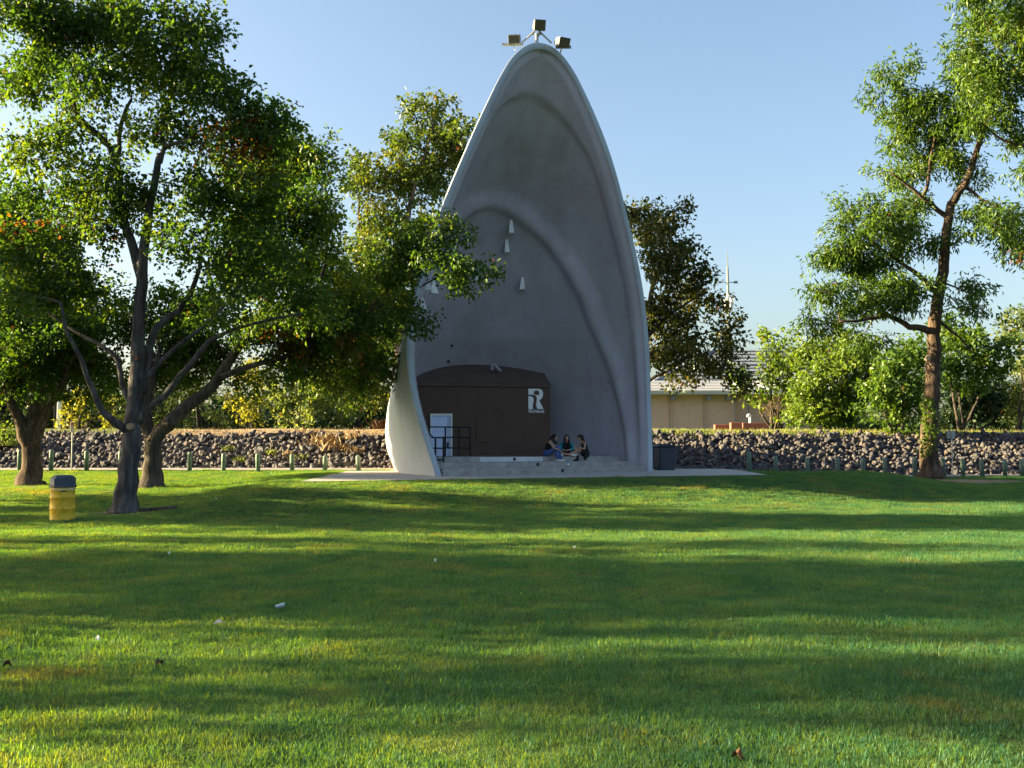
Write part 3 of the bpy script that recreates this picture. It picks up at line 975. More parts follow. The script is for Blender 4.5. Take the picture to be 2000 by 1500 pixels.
lobA = px_lobes([(60, 60, 110, 90), (160, 30, 90, 80), (240, 70, 80, 70), (320, 60, 60, 70), (350, 120, 60, 60), (60, 170, 80, 60), (20, 280, 40, 45),
                 (180, 150, 60, 60), (290, 160, 60, 55), (390, 170, 60, 55), (440, 230, 60, 50), (470, 290, 60, 60), (370, 260, 60, 50), (120, 260, 60, 50),
                 (430, 350, 70, 60), (340, 380, 55, 45), (500, 380, 70, 60), (120, 350, 70, 50), (60, 420, 70, 50), (200, 430, 60, 50), (470, 440, 70, 50),
                 (380, 460, 60, 45), (130, 480, 80, 55), (30, 520, 60, 60), (100, 570, 80, 50), (420, 540, 60, 40), (520, 500, 60, 50), (550, 560, 70, 45), (600, 600, 60, 40), (460, 185, 50, 45), (425, 130, 42, 42), (510, 245, 50, 40), (390, 70, 35, 40), (265, 250, 45, 40), (270, 390, 45, 45), (200, 330, 50, 45), (190, 560, 50, 40), (470, 600, 50, 30)], YA, 11, 8.4)
rustA = [(at(450, 290, YA), 1.1), (at(490, 320, YA), .7), (at(35, 415, YA - 1), .7), (at(100, 420, YA), .5), (at(230, 690, YA), .7), (at(440, 340, YA), .6), (at(195, 450, YA), .5), (at(540, 680, 33), 1.0)]
tree('maple_tree', 'big maple with pale leader trunk standing beside the yellow trash drum', 'tree', 'trees round the lawn', bA, limbsA, lobA, MAT['leaf_maple'], MAT['bark_a'], 21,
     size=.14, per=19, sprigs=15, rc=.54, rust=rustA)
# surface roots and the pruned stub of the front maple
rootA = [o for o in bpy.data.objects if o.name.startswith('maple_tree')][0]
for pts in (((268, 1004), (285, 1001), (310, 1004), (345, 1003)), ((235, 1008), (222, 1006), (210, 1009))):
    P = [at(x, y, YA) for x, y in pts]
    for p in P: p[2] = float(ground(p[0], p[1])) + .04; 
    Geo().tube(spline(P, .15), .055, 7).obj('root', MAT['bark_b'], rootA, True)
cst = at(253, 833, YA - .34)
Geo().tube([cst + np.array([0, .12, 0]), cst - np.array([0, .03, 0])], [.10, .085], 12).obj('pruned_stub', plain('cut_wood', (.26, .19, .12), .9, .2, 10), rootA)
cst = at(266, 700, YA - .25)
Geo().tube([cst + np.array([.05, .1, 0]), cst - np.array([0.0, .03, 0])], [.06, .05], 10).obj('pruned_stub', MAT['brownleaf'], rootA)

# second maple, leaning right, Y = 34
YB = 34.0
bB = on_ground(300, YB)
limbsB = [([bB - UP * .1, bB + UP * .25] + [at(x, y, YB) for x, y in ((297, 915), (299, 880), (306, 855), (325, 832), (345, 812))], .37, .20),
          px_limb([(325, 832), (345, 812), (372, 790), (400, 768), (430, 738), (450, 705), (480, 660), (520, 600), (545, 530)], YB, .26, .06, .5),
          px_limb([(300, 885), (293, 850), (287, 820), (286, 790), (300, 740), (310, 690), (330, 640)], YB, .25, .06, 1.0),
          px_limb([(430, 738), (500, 712), (570, 690), (640, 655), (720, 610), (790, 575), (850, 545), (900, 530)], YB, .11, .02, 2.2),
          px_limb([(480, 660), (560, 630), (620, 560), (640, 480), (640, 420)], YB, .11, .03, .5),
          px_limb([(720, 610), (790, 530), (850, 480), (885, 455)], YB - .8, .06, .015, -.6)]
lobB = px_lobes([(540, 270, 50, 45), (520, 330, 90, 60), (600, 330, 60, 55), (630, 400, 50, 60), (580, 420, 70, 50), (500, 440, 70, 50), (650, 470, 40, 40), (600, 520, 70, 50, 2.5),
                 (520, 540, 80, 50), (680, 550, 60, 50, 3), (740, 590, 65, 50, 3), (650, 620, 80, 55, 2.5), (560, 640, 80, 50), (780, 520, 55, 50, -1.2), (840, 480, 38, 32, -1.8), (885, 452, 18, 20, -2.2), (870, 520, 40, 16, -2.2),
                 (915, 533, 24, 9, -2.4), (800, 600, 30, 50, -1.0), (700, 680, 60, 45, 3.2), (620, 700, 70, 40, 2.5), (720, 730, 35, 40, 3), (670, 760, 30, 25, 2.5), (690, 610, 60, 50, 1), (600, 645, 60, 40, .2), (520, 650, 55, 38, 0), (690, 640, 55, 40, .4), (640, 590, 60, 40, 0), (560, 700, 50, 34, .5), (600, 740, 50, 30, 1.5), (470, 740, 35, 22, 1), (330, 690, 60, 50, 2), (400, 600, 60, 45, 2.5),
                 (400, 640, 70, 60, 1.5), (330, 610, 60, 60, 2), (370, 700, 60, 50, 2), (310, 730, 45, 40, 2), (250, 640, 60, 50, 2.5), (440, 700, 40, 30, 1)], YB, 12, 8.0)
tree('maple_tree', 'forked dark maple leaning right whose low limb hangs across the shell', 'tree', 'trees round the lawn', bB, limbsB, lobB, MAT['leaf_maple'], MAT['bark_b'], 22,
     size=.145, per=23, sprigs=15, rc=.60, droop=.5, rust=[(at(690, 690, YB), .8), (at(560, 670, YB), .9)])

# third maple at the left edge, Y = 34
YC = 35.5
bC = on_ground(62, YC)
limbsC = [([bC - UP * .1, bC + UP * .25] + [at(x, y, YC) for x, y in ((62, 915), (62, 880), (63, 850), (69, 815), (72, 775), (68, 720), (60, 640), (50, 560))], .41, .07),
          px_limb([(58, 885), (50, 850), (38, 818), (25, 790), (10, 755), (-20, 700)], YC, .27, .08, -.5),
          px_limb([(65, 880), (74, 848), (84, 820), (98, 795), (112, 768), (130, 720), (160, 660)], YC, .20, .05, -.6)]
lobC = px_lobes([(-60, 470, 80, 70), (20, 480, 80, 60), (90, 540, 80, 60), (0, 600, 90, 60), (100, 640, 90, 60), (180, 640, 60, 60), (-80, 620, 80, 80), (20, 700, 90, 50), (110, 710, 80, 40), (190, 720, 50, 40), (-60, 730, 70, 40), (60, 755, 60, 22), (150, 760, 40, 22), (40, 420, 70, 50), (-40, 380, 60, 60), (0, 560, 90, 70, 3), (100, 600, 90, 70, 2.8), (60, 690, 90, 50, 3), (-60, 660, 90, 60, 2.6), (160, 690, 60, 40, 2.6), (0, 715, 110, 50, 2.2), (120, 725, 80, 36, 2.4), (-90, 700, 80, 60, 2.3)], YC, 13, 8.0)
tree('maple_tree', 'broad dark maple with a three way fork at the left edge', 'tree', 'trees round the lawn', bC, limbsC, lobC, MAT['leaf_maple'], MAT['bark_r'], 23, size=.15, per=21, sprigs=14, rc=.62, droop=.45, tint_bias=-.08)

# tree behind the left flank of the shell
YD = 46.5
bD = np.array([(775 - 1000) / F_PX * YD, YD, 1.4])
limbsD = [([bD] + [at(x, y, YD) for x, y in ((775, 800), (778, 700), (782, 600), (790, 480), (805, 380), (830, 300), (850, 240))], .32, .04),
          px_limb([(780, 640), (750, 560), (715, 470), (700, 400), (718, 320)], YD, .14, .02),
          px_limb([(786, 540), (830, 460), (870, 400), (890, 330)], YD, .13, .02, 1),
          px_limb([(778, 700), (720, 680), (670, 670), (620, 690)], YD, .1, .02, -1.5)]
lobD = px_lobes([(850, 232, 42, 38), (885, 250, 35, 40), (800, 280, 38, 40), (850, 310, 55, 50), (900, 300, 28, 50), (770, 345, 50, 40), (830, 380, 60, 45), (724, 320, 22, 40), (700, 370, 34, 40), (740, 430, 60, 50), (820, 450, 45, 50), (700, 490, 40, 50), (770, 530, 60, 60),
                 (700, 600, 50, 50), (760, 640, 50, 50), (690, 690, 60, 40), (640, 730, 50, 40), (740, 730, 30, 40), (600, 690, 40, 30), (700, 760, 45, 25)], YD, 14, 6.8)
tree('maple_tree', 'tall turning green tree rising behind the shell on its left flank', 'tree', 'trees behind the bandshell', bD, limbsD, lobD, MAT['leaf_mid'], MAT['bark_b'], 24, size=.20, per=14, sprigs=14, rc=.66, droop=.4)

# tree behind the right flank of the shell
YE = 47.5
bE = np.array([(1248 - 1000) / F_PX * YE, YE, 1.6])
limbsE = [([bE] + [at(x, y, YE) for x, y in ((1250, 820), (1255, 740), (1262, 650), (1275, 560), (1290, 480), (1300, 420))], .3, .04),
          px_limb([(1256, 755), (1280, 735), (1310, 722), (1340, 700), (1385, 690)], YE, .10, .02, -1),
          px_limb([(1262, 660), (1300, 620), (1345, 590), (1380, 570)], YE, .12, .02),
          px_limb([(1255, 700), (1320, 670), (1380, 650), (1420, 640)], YE, .1, .02, 1)]
lobE = px_lobes([(1245, 400, 14, 28), (1250, 450, 30, 50), (1290, 445, 32, 36), (1318, 420, 14, 14), (1325, 490, 30, 40), (1280, 520, 50, 50), (1345, 545, 36, 30), (1370, 525, 22, 16), (1310, 590, 50, 45), (1375, 585, 36, 32), (1410, 610, 22, 28), (1280, 640, 40, 45), (1345, 645, 50, 40), (1405, 655, 30, 34), (1310, 695, 45, 28), (1370, 705, 45, 28), (1415, 715, 26, 36), (1440, 745, 16, 18), (1282, 715, 16, 28), (1340, 735, 34, 14)], YE, 15, 6.2)
tree('plum_tree', 'dark brownish tree showing from behind the right edge of the shell', 'tree', 'trees behind the bandshell', bE, limbsE, lobE, MAT['leaf_brown'], MAT['bark_b'], 25, size=.21, per=13, sprigs=13, rc=.58, droop=.4, sub=.17)

# locust on the right, Y = 43
YR = 43.0
bR = on_ground(1815, YR); bR[2] = at(1815, 928, YR)[2]
limbsR = [([bR - UP * .1, bR + UP * .2] + [at(x, y, YR) for x, y in ((1813, 880), (1817, 820), (1820, 760), (1823, 700), (1825, 640), (1832, 580), (1842, 530), (1847, 470), (1852, 425), (1858, 395))], .40, .17),
          px_limb([(1858, 400), (1872, 375), (1892, 345), (1905, 300), (1925, 240), (1945, 170), (1960, 90)], YR, .18, .03, -.8),
          px_limb([(1852, 425), (1835, 412), (1810, 395), (1785, 372), (1760, 352), (1738, 336)], YR, .13, .03, -.5),
          px_limb([(1800, 388), (1812, 360), (1816, 330), (1825, 260), (1815, 190)], YR, .09, .02),
          px_limb([(1880, 365), (1905, 378), (1930, 398), (1955, 405), (1978, 428), (1985, 450)], YR, .08, .02, -1),
          px_limb([(1826, 650), (1800, 640), (1778, 638), (1755, 626), (1735, 618), (1710, 620), (1680, 626), (1640, 628)], YR, .17, .04, -1.0),
          px_limb([(1735, 618), (1712, 590), (1690, 565), (1665, 560)], YR - .7, .07, .02),
          px_limb([(1832, 575), (1800, 540), (1770, 520), (1740, 500), (1700, 470), (1670, 440)], YR, .13, .03, .8),
          px_limb([(1828, 620), (1850, 640), (1875, 660), (1900, 690)], YR, .08, .02, .8),
          px_limb([(1838, 550), (1875, 565), (1905, 575)], YR, .05, .015, -.6)]
lobR = px_lobes([(1680, 410, 45, 16), (1650, 430, 38, 20), (1720, 440, 55, 38), (1640, 490, 48, 40), (1700, 510, 55, 45), (1610, 570, 45, 26), (1670, 590, 50, 30), (1620, 625, 45, 20), (1740, 560, 45, 40), (1780, 470, 40, 45), (1775, 560, 35, 35), (1870, 565, 45, 14), (1890, 600, 30, 16),
                 (1770, 400, 45, 30), (1760, 340, 42, 32), (1745, 280, 34, 40), (1760, 215, 38, 32), (1735, 170, 24, 32), (1765, 150, 28, 22), (1810, 195, 45, 42), (1820, 270, 45, 48), (1870, 230, 40, 55), (1860, 310, 45, 32), (1900, 170, 40, 45), (1870, 465, 35, 20), (1900, 420, 20, 12), (1690, 660, 40, 18), (1650, 470, 40, 20),
                 (1965, 435, 30, 45, -1), (1980, 480, 22, 22, -1), (1890, 350, 20, 14)], YR, 16, 8.0)
tree('locust_tree', 'tall feathery locust with bare brown trunk on the right of the lawn', 'tree', 'trees round the lawn', bR, limbsR, lobR, MAT['leaf_locust'], MAT['bark_r'], 26, size=.235, width=.14, per=17, sprigs=14, rc=.62, droop=.75, sub=.16, flat=.6)
rootR = [o for o in bpy.data.objects if o.name.startswith('locust_tree')][0]
cst = at(1812, 700, YR - .3)
Geo().tube([cst + np.array([0, .1, 0]), cst - np.array([0, .05, 0])], [.12, .10], 12).obj('pruned_stub', plain('pale_cut_wood', (.42, .30, .2), .9, .2, 10), rootR)
vr = np.random.default_rng(5)
pv = np.array([at(1812 + vr.normal() * 8, vr.uniform(780, 890), YR - .45 - vr.uniform(0, .2)) for _ in range(260)])
v, t = leaf_cloud(vr, pv, vr.normal(size=(260, 3)), .2, .3, .5)
tri_mesh('creeper_leaves', v, t, MAT['leaf_bright'], rootR, np.tile([.5, 0, 0, 1], (len(v), 1)))

# locust whose trunk stands outside the right edge
YS = 39.0
bS = on_ground(2150, YS)
limbsS = [([bS, at(2150, 700, YS), at(2130, 500, YS), at(2100, 350, YS), at(2060, 150, YS)], .4, .1),
          px_limb([(2100, 350), (2040, 300), (1985, 283), (1950, 268), (1925, 240)], YS, .14, .03),
          px_limb([(2080, 250), (2020, 180), (1970, 120), (1930, 60)], YS, .14, .03),
          px_limb([(2120, 450), (2060, 430), (2010, 440), (1980, 460)], YS, .1, .02)]
lobS = px_lobes([(1945, 40, 60, 50), (1980, 110, 60, 60), (1910, 110, 45, 40), (1960, 190, 50, 45), (1890, 150, 30, 30), (2000, 20, 50, 60), (1935, 240, 45, 35), (1990, 250, 40, 35), (2050, 120, 60, 90), (2010, 320, 30, 20), (1975, 440, 30, 36), (2000, 500, 25, 22), (1930, -20, 50, 40), (2080, 300, 60, 80)], YS, 17, 7.5)
tree('locust_tree', 'leafy locust reaching into the upper right corner from beyond the edge', 'tree', 'trees round the lawn', bS, limbsS, lobS, MAT['leaf_locust'], MAT['bark_r'], 27, size=.235, width=.14, per=17, sprigs=14, rc=.62, droop=.7, sub=.16, flat=.6, rust=[(at(1990, 500, YS), .5)])


def bush(name, label, cat, px, py_base, Y, lobes, leafm, seed, group=None, dens=4.0, size=.2, width=.34, rc=.55, bark=None, stems=3, per=10, sprigs=11, zb=2.75, tint_bias=0.0, depth=.8, twigs=True):
    b = np.array([(px - 1000) / F_PX * Y, Y, zb])
    lb = px_lobes(lobes, Y, seed, dens, depth)
    r = np.random.default_rng(seed)
    limbs = []
    for k in range(stems):
        c = np.asarray(lb[r.integers(len(lb))][0]) if k else np.asarray(max(lb, key=lambda q: q[0][2])[0])
        a = b + np.array([(k - stems / 2) * .12, 0, -.05])
        limbs.append(([a, a * .6 + c * .4 + r.normal(size=3) * .12, c], .10 if stems > 2 else .2, .03))
    return tree(name, label, cat, group, b, limbs, lb, leafm, bark or MAT['bark_b'], seed, size=size, width=width, per=per, sprigs=sprigs, rc=rc, twigs=twigs, tint_bias=tint_bias)


GB = 'trees on the levee'
bush('round_tree', 'bright green rounded tree on the levee left of the locust trunk', 'tree', 1620, 833, 58, [(1590, 700, 40, 40), (1600, 805, 60, 28), (1560, 800, 30, 34), (1680, 740, 40, 50), (1620, 790, 70, 40), (1580, 790, 35, 40), (1640, 720, 55, 45), (1600, 740, 40, 45), (1670, 690, 45, 40), (1660, 780, 40, 45), (1640, 670, 30, 25)], MAT['leaf_bright'], 31, GB, 6.5, .24, rc=.6)
bush('leafy_tree', 'dense dark green tree on the levee edge touching the locust trunk', 'tree', 1745, 858, 53, [(1735, 740, 50, 45), (1720, 790, 45, 45), (1770, 790, 40, 50), (1760, 700, 45, 40), (1755, 835, 40, 26), (1790, 740, 35, 50), (1800, 690, 30, 30)], MAT['leaf_locust'], 32, GB, 7.0, .24, rc=.58, zb=2.3)
bush('young_tree', 'loose yellowish green tree in front of the community building', 'tree', 1515, 832, 62, [(1520, 690, 55, 40), (1490, 740, 40, 30), (1555, 700, 40, 40), (1470, 770, 26, 16), (1540, 750, 45, 35), (1450, 735, 14, 10), (1500, 665, 26, 20), (1565, 770, 25, 35)], MAT['leaf_bright'], 33, GB, 3.0, .26, rc=.58, stems=5)
bush('bare_shrub', 'brown half bare shrub under the loose yellowish green tree', 'shrub', 1520, 832, 61, [(1520, 800, 28, 28), (1540, 810, 22, 22), (1505, 790, 16, 26)], MAT['leaf_tan'], 34, None, 2.4, .13, .12, rc=.5, stems=7, per=4)
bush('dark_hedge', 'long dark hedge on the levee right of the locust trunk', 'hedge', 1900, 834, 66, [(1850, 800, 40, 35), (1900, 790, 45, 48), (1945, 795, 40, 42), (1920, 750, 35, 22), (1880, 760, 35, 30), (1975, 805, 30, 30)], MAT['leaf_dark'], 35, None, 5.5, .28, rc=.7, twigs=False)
bush('leafy_tree', 'mid green tree behind the locust trunk on its right', 'tree', 1880, 834, 60, [(1870, 690, 45, 45), (1910, 670, 40, 35), (1850, 650, 30, 40), (1930, 710, 35, 35), (1880, 740, 40, 25), (1950, 680, 26, 30)], MAT['leaf_locust'], 36, GB, 6.0, .26, rc=.6)
bush('conifer_tree', 'olive conifer branch cluster at the right edge above the stones', 'tree', 1990, 834, 58, [(1995, 800, 26, 22), (1975, 815, 20, 10), (2005, 750, 30, 30), (1990, 770, 20, 14)], MAT['leaf_mid'], 37, GB, 5.0, .2, .14, rc=.45)
bush('leafy_tree', 'light green tree crown at the right edge with sky beside it', 'tree', 2010, 834, 63, [(1985, 620, 26, 26), (2000, 680, 30, 40), (2020, 640, 40, 60), (1975, 650, 16, 14), (2000, 730, 26, 26)], MAT['leaf_pale'], 38, GB, 3.6, .26, rc=.6)
bush('young_tree', 'thin yellow green tree on the levee left of the dry grass', 'tree', 495, 834, 59, [(500, 750, 40, 26), (450, 790, 35, 16), (490, 800, 26, 18), (530, 770, 26, 30), (470, 740, 26, 12), (515, 720, 24, 16)], MAT['leaf_yellow'], 39, GB, 3.2, .24, rc=.55, stems=4)
bush('round_tree', 'olive rounded bush tree on the levee left of the shell', 'tree', 590, 834, 57, [(570, 770, 48, 40), (620, 770, 50, 45), (560, 805, 40, 26), (610, 810, 45, 24), (600, 730, 50, 30), (660, 790, 40, 35)], MAT['leaf_pale'], 40, GB, 4.2, .22, rc=.58, tint_bias=.1)
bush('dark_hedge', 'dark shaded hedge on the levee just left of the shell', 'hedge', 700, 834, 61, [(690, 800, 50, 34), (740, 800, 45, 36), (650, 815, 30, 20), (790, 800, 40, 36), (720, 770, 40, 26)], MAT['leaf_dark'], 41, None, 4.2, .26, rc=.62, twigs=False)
bush('pine_tree', 'low grey green pine with long spread branches left of the yellow tree', 'tree', 395, 834, 60, [(400, 780, 60, 20), (430, 815, 60, 16), (360, 810, 45, 22), (480, 822, 40, 11), (380, 750, 50, 20), (340, 760, 30, 30)], MAT['leaf_dark'], 42, GB, 4.5, .26, .10, rc=.55, tint_bias=.5)
bush('young_tree', 'small yellow leaved tree behind the no parking sign', 'tree', 160, 838, 58, [(140, 800, 26, 22), (170, 790, 34, 26), (200, 810, 34, 24), (160, 820, 40, 16), (220, 790, 26, 30)], MAT['leaf_yellow'], 43, GB, 4.0, .22, rc=.5)
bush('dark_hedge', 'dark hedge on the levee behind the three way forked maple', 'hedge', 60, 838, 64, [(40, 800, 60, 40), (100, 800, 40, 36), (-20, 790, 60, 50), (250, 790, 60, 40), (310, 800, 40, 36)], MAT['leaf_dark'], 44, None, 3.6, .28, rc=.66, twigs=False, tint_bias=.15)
bush('sapling', 'bright green sapling among the stones at the left edge', 'plant', 14, 862, 47.5, [(10, 835, 16, 18), (22, 848, 14, 10)], MAT['leaf_bright'], 45, None, 9, .13, rc=.3, zb=1.9, stems=2)

# far wood beyond the levee that reads as one mass
r = np.random.default_rng(77)
pos = np.stack([r.uniform(-95, 95, 5200), r.uniform(120, 150, 5200), np.zeros(5200)], 1)
hh = 5.0 + 1.6 * np.sin(pos[:, 0] * .21) + 1.2 * np.sin(pos[:, 0] * .53 + 1)
hh = np.where((pos[:, 0] > 18) & (pos[:, 0] < 60), hh * .35, hh)
pos[:, 2] = 2.8 + hh * r.uniform(0, 1, 5200) ** .7
pp = (pos[:, None] + r.normal(size=(5200, 7, 3)) * .55).reshape(-1, 3)
v, t = leaf_cloud(r, pp, r.normal(size=pp.shape), .95, .4, .2)
tint = np.repeat(np.stack([np.clip(r.normal(.5, .2, len(pp)), 0, 1), np.zeros(len(pp)), np.zeros(len(pp)), np.ones(len(pp))], 1), 4, 0)
tag(tri_mesh('far_wood', v, t, MAT['leaf_dark'], tint=tint), 'distant dark wood along the skyline beyond the levee', 'wood', kind='stuff')

# trees outside the left edge; their long shadows cross the lawn
for i, (X, Y, h, rad, c0_, rz_, sd, lab) in enumerate(((-29, 26.5, 11.5, 3.5, .62, .36, 51, 'wide maple beyond the left edge shading the lawn before the mound'),
                                            (-27, 15.1, 11.5, 3.3, .62, .36, 52, 'round maple beyond the left edge shading the near middle lawn'),
                                            (-36, 17.0, 14.0, 2.6, .62, .36, 53, 'tall maple far beyond the left edge shading the right of the lawn'),
                                            (-24, 9.5, 10.0, .50, .62, .34, 54, 'slender maple beyond the left edge casting one thin foreground streak'),
                                            (-20, 8.3, 5.4, .42, .6, .34, 55, 'small young maple nearest the left of the viewer dappling the grass'),
                                            (-38, 11.1, 17.0, .55, .76, .22, 56, 'lofty maple farthest beyond the left edge shading the right foreground'),
                                            (-40, 9.7, 18.0, .55, .76, .22, 57, 'lofty slim maple beyond the left edge streaking the right foreground grass'),
                                            (-34, 20.9, 14.0, 1.25, .64, .32, 59, 'sparse maple beyond the left edge breaking the sunlit strip of lawn'),
                                            (-26, 11.6, 9.0, .35, .62, .34, 60, 'thin stemmed maple beyond the left edge striping the near lawn'),
                                            (-33, 13.1, 15.0, .75, .74, .24, 58, 'high crowned maple beyond the left edge shading the lawn at right'))):
    b = np.array([X, Y, float(ground(X, Y))])
    c = b + UP * (h * c0_)
    limbs = [([b, b + UP * h * .3, c + np.array([.1, .05, 0]), b + UP * h * .9], .03 + .075 * rad, .03)]
    for k in range(4):
        a = k * 1.7 + i; e = c + np.array([math.cos(a) * rad * .7, math.sin(a) * rad * .7, rad * .2 * (k % 3)])
        limbs.append(([c - UP * h * rz_ * .8, c * .5 + e * .5 - UP * h * .05, e], .03 + .02 * rad, .02))
    lob = [(c, (rad, rad, h * rz_), max(4, int((27 if rad > 2 else 15 if rad > 1.1 else 24) * rad))), (c + UP * h * .1, (rad * .7, rad * .7, h * rz_ * .7), max(2, int(7 * rad)))]
    tree('maple_tree', lab, 'tree', 'trees beyond the left edge', b, limbs, lob, MAT['leaf_maple'], MAT['bark_b'], sd, size=.24, per=15 if rad > 2 else 8, sprigs=10, rc=.75, twigs=False)

b = np.array([-26, 30.6, float(ground(-26, 30.6))])
tree('maple_tree', 'tapering maple beyond the left edge shading the left of the mound', 'tree', 'trees beyond the left edge', b, [([b, b + UP * 4, b + UP * 10], .25, .03), ([b + UP * 3, b + UP * 4 + LAT, b + UP * 5 + LAT * 1.6], .08, .02)],
     [(b + UP * 4.7, (1.8, 2.2, 1.1), 38), (b + UP * 6.4, (.5, .6, .8), 5), (b + UP * 7.6, (.3, .3, .6), 2)], MAT['leaf_maple'], MAT['bark_b'], 61, size=.22, per=12, sprigs=10, rc=.6, twigs=False)

# ------------------------------------------------------------------ grass
def blade_clump(seed, n, rad, h):
    r = np.random.default_rng(seed)
    a = r.uniform(0, 2 * math.pi, n); q = rad * np.sqrt(r.uniform(0, 1, n))
    b = np.stack([q * np.cos(a), q * np.sin(a), np.full(n, -.012)], 1)
    hd = r.uniform(0, 2 * math.pi, n); lean = r.uniform(.15, .95, n)
    hh = h * r.uniform(.5, 1.25, n); w = r.uniform(.0013, .0026, n) * 1.15
    dirv = np.stack([np.cos(hd), np.sin(hd), np.zeros(n)], 1); sd = np.stack([-np.sin(hd), np.cos(hd), np.zeros(n)], 1)
    m_ = b + dirv * (hh * lean * .35)[:, None] + np.stack([0 * hh, 0 * hh, hh * .62], 1)
    tip = b + dirv * (hh * lean)[:, None] + np.stack([0 * hh, 0 * hh, hh * (1 - .25 * lean)], 1)
    W = w[:, None]
    v = np.stack([b - sd * W, b + sd * W, m_ + sd * W * .8, m_ - sd * W * .8, tip], 1).reshape(-1, 3)
    i = (np.arange(n) * 5)[:, None]
    t = np.concatenate([i + [0, 1, 2], i + [0, 2, 3], i + [3, 2, 4]], 0)
    k = r.uniform(.7, 1.3, n); y = np.where(r.uniform(0, 1, n) < .13, 1.0, 0.0)
    c = np.stack([k * (1 + .5 * y), k * (1 + .15 * y), k * (1 + .5 * y), np.ones(n)], 1)
    return v, t, np.repeat(c, 5, 0)


lib = bpy.data.collections.new('grass_clump_kinds')
for k, (n, rad, h) in enumerate(((135, .17, .042), (125, .17, .050), (120, .16, .037), (90, .15, .072))):
    v, t, c = blade_clump(900 + k, n, rad, h)
    me = bpy.data.meshes.new('grass_clump')
    me.from_pydata(v.tolist(), [], t.tolist()); me.materials.append(MAT['blade'])
    ca = me.color_attributes.new('tint', 'FLOAT_COLOR', 'POINT'); ca.data.foreach_set('color', c.astype(np.float32).ravel())
    lib.objects.link(bpy.data.objects.new('grass_clump', me))


def grass_density(X, Y):
    d = np.interp(Y, [3, 7, 12, 20, 30, 45], [120, 105, 62, 34, 26, 20])
    d = d * (1 - np.clip(dirt_amount(X, Y) * 1.3, 0, 1))
    d = np.where(on_slab(X, Y), 0, d)
    d = np.where(Y > foot(X) - 2.05, 0, d)
    lim = .53 * Y + 1.2
    return np.where(np.abs(X) > lim, 0, d)


xs = np.arange(-24, 24.1, .25); ys = np.arange(3.6, 46, .25)
grass = sheet('grass', xs, ys, ground, MAT['blade'], dict(dens=grass_density, far=lambda X, Y: np.interp(Y, [3, 6, 12, 40], [.70, .76, .95, 1.15])))
tag(grass, 'mown green grass covering the lawn and the mound', 'grass', kind='stuff')
ng = bpy.data.node_groups.new('grass_scatter', 'GeometryNodeTree')
ng.interface.new_socket('Geometry', in_out='INPUT', socket_type='NodeSocketGeometry')
ng.interface.new_socket('Geometry', in_out='OUTPUT', socket_type='NodeSocketGeometry')
N = ng.nodes; gi = N.new('NodeGroupInput'); go = N.new('NodeGroupOutput')
ds = N.new('GeometryNodeDistributePointsOnFaces'); ds.inputs['Seed'].default_value = 4
na = N.new('GeometryNodeInputNamedAttribute'); na.data_type = 'FLOAT'; na.inputs[0].default_value = 'dens'
nf = N.new('GeometryNodeInputNamedAttribute'); nf.data_type = 'FLOAT'; nf.inputs[0].default_value = 'far'
io = N.new('GeometryNodeInstanceOnPoints')
ci = N.new('GeometryNodeCollectionInfo'); ci.inputs[0].default_value = lib
ci.inputs[1].default_value = True; ci.inputs[2].default_value = True
rv = N.new('FunctionNodeRandomValue'); rv.data_type = 'FLOAT'
rv.inputs[2].default_value = 0; rv.inputs[3].default_value = 6.283
cx = N.new('ShaderNodeCombineXYZ')
rs = N.new('FunctionNodeRandomValue'); rs.data_type = 'FLOAT'; rs.inputs[2].default_value = .75; rs.inputs[3].default_value = 1.3; rs.inputs[8].default_value = 9
mu = N.new('ShaderNodeMath'); mu.operation = 'MULTIPLY'
lk = ng.links.new
lk(gi.outputs[0], ds.inputs['Mesh']); lk(na.outputs[0], ds.inputs['Density']); lk(ds.outputs['Points'], io.inputs['Points'])
lk(ci.outputs[0], io.inputs['Instance']); io.inputs['Pick Instance'].default_value = True
lk(rv.outputs[1], cx.inputs[2]); lk(cx.outputs[0], io.inputs['Rotation'])
tn = N.new('ShaderNodeTexNoise'); tn.inputs['Scale'].default_value = .9; tn.inputs['Detail'].default_value = 4
mr_ = N.new('ShaderNodeMapRange'); mr_.inputs[1].default_value = .35; mr_.inputs[2].default_value = .72; mr_.inputs[3].default_value = .75; mr_.inputs[4].default_value = 1.35
ps = N.new('GeometryNodeInputPosition'); m3 = N.new('ShaderNodeMath'); m3.operation = 'MULTIPLY'
lk(ps.outputs[0], tn.inputs['Vector']); lk(tn.outputs[0], mr_.inputs[0])
lk(rs.outputs[1], mu.inputs[0]); lk(nf.outputs[0], mu.inputs[1]); lk(mu.outputs[0], m3.inputs[0]); lk(mr_.outputs[0], m3.inputs[1]); lk(m3.outputs[0], io.inputs['Scale'])
lk(io.outputs[0], go.inputs[0])
md = grass.modifiers.new('scatter', 'NODES'); md.node_group = ng

# ------------------------------------------------------------------ bollards
postmesh = Geo().lathe((0, 0, 0), [(.092, -.1), (.092, .75), (.087, .79), (.070, .817), (.03, .828)], 16)


def bollard(px, py_top, py_base, Y, label):
    p = at(px, py_base, Y); h = vertical_to(p, px, py_top)
    o = bpy.data.objects.new('bollard', bollard_me); COL.objects.link(o)
    o.location = p; o.scale = (1, 1, h / .828); o.rotation_euler = (rng.normal() * .012, rng.normal() * .018, rng.uniform(0, 6))
    tag(o, label, 'bollard', 'green bollards along the path')
    return o


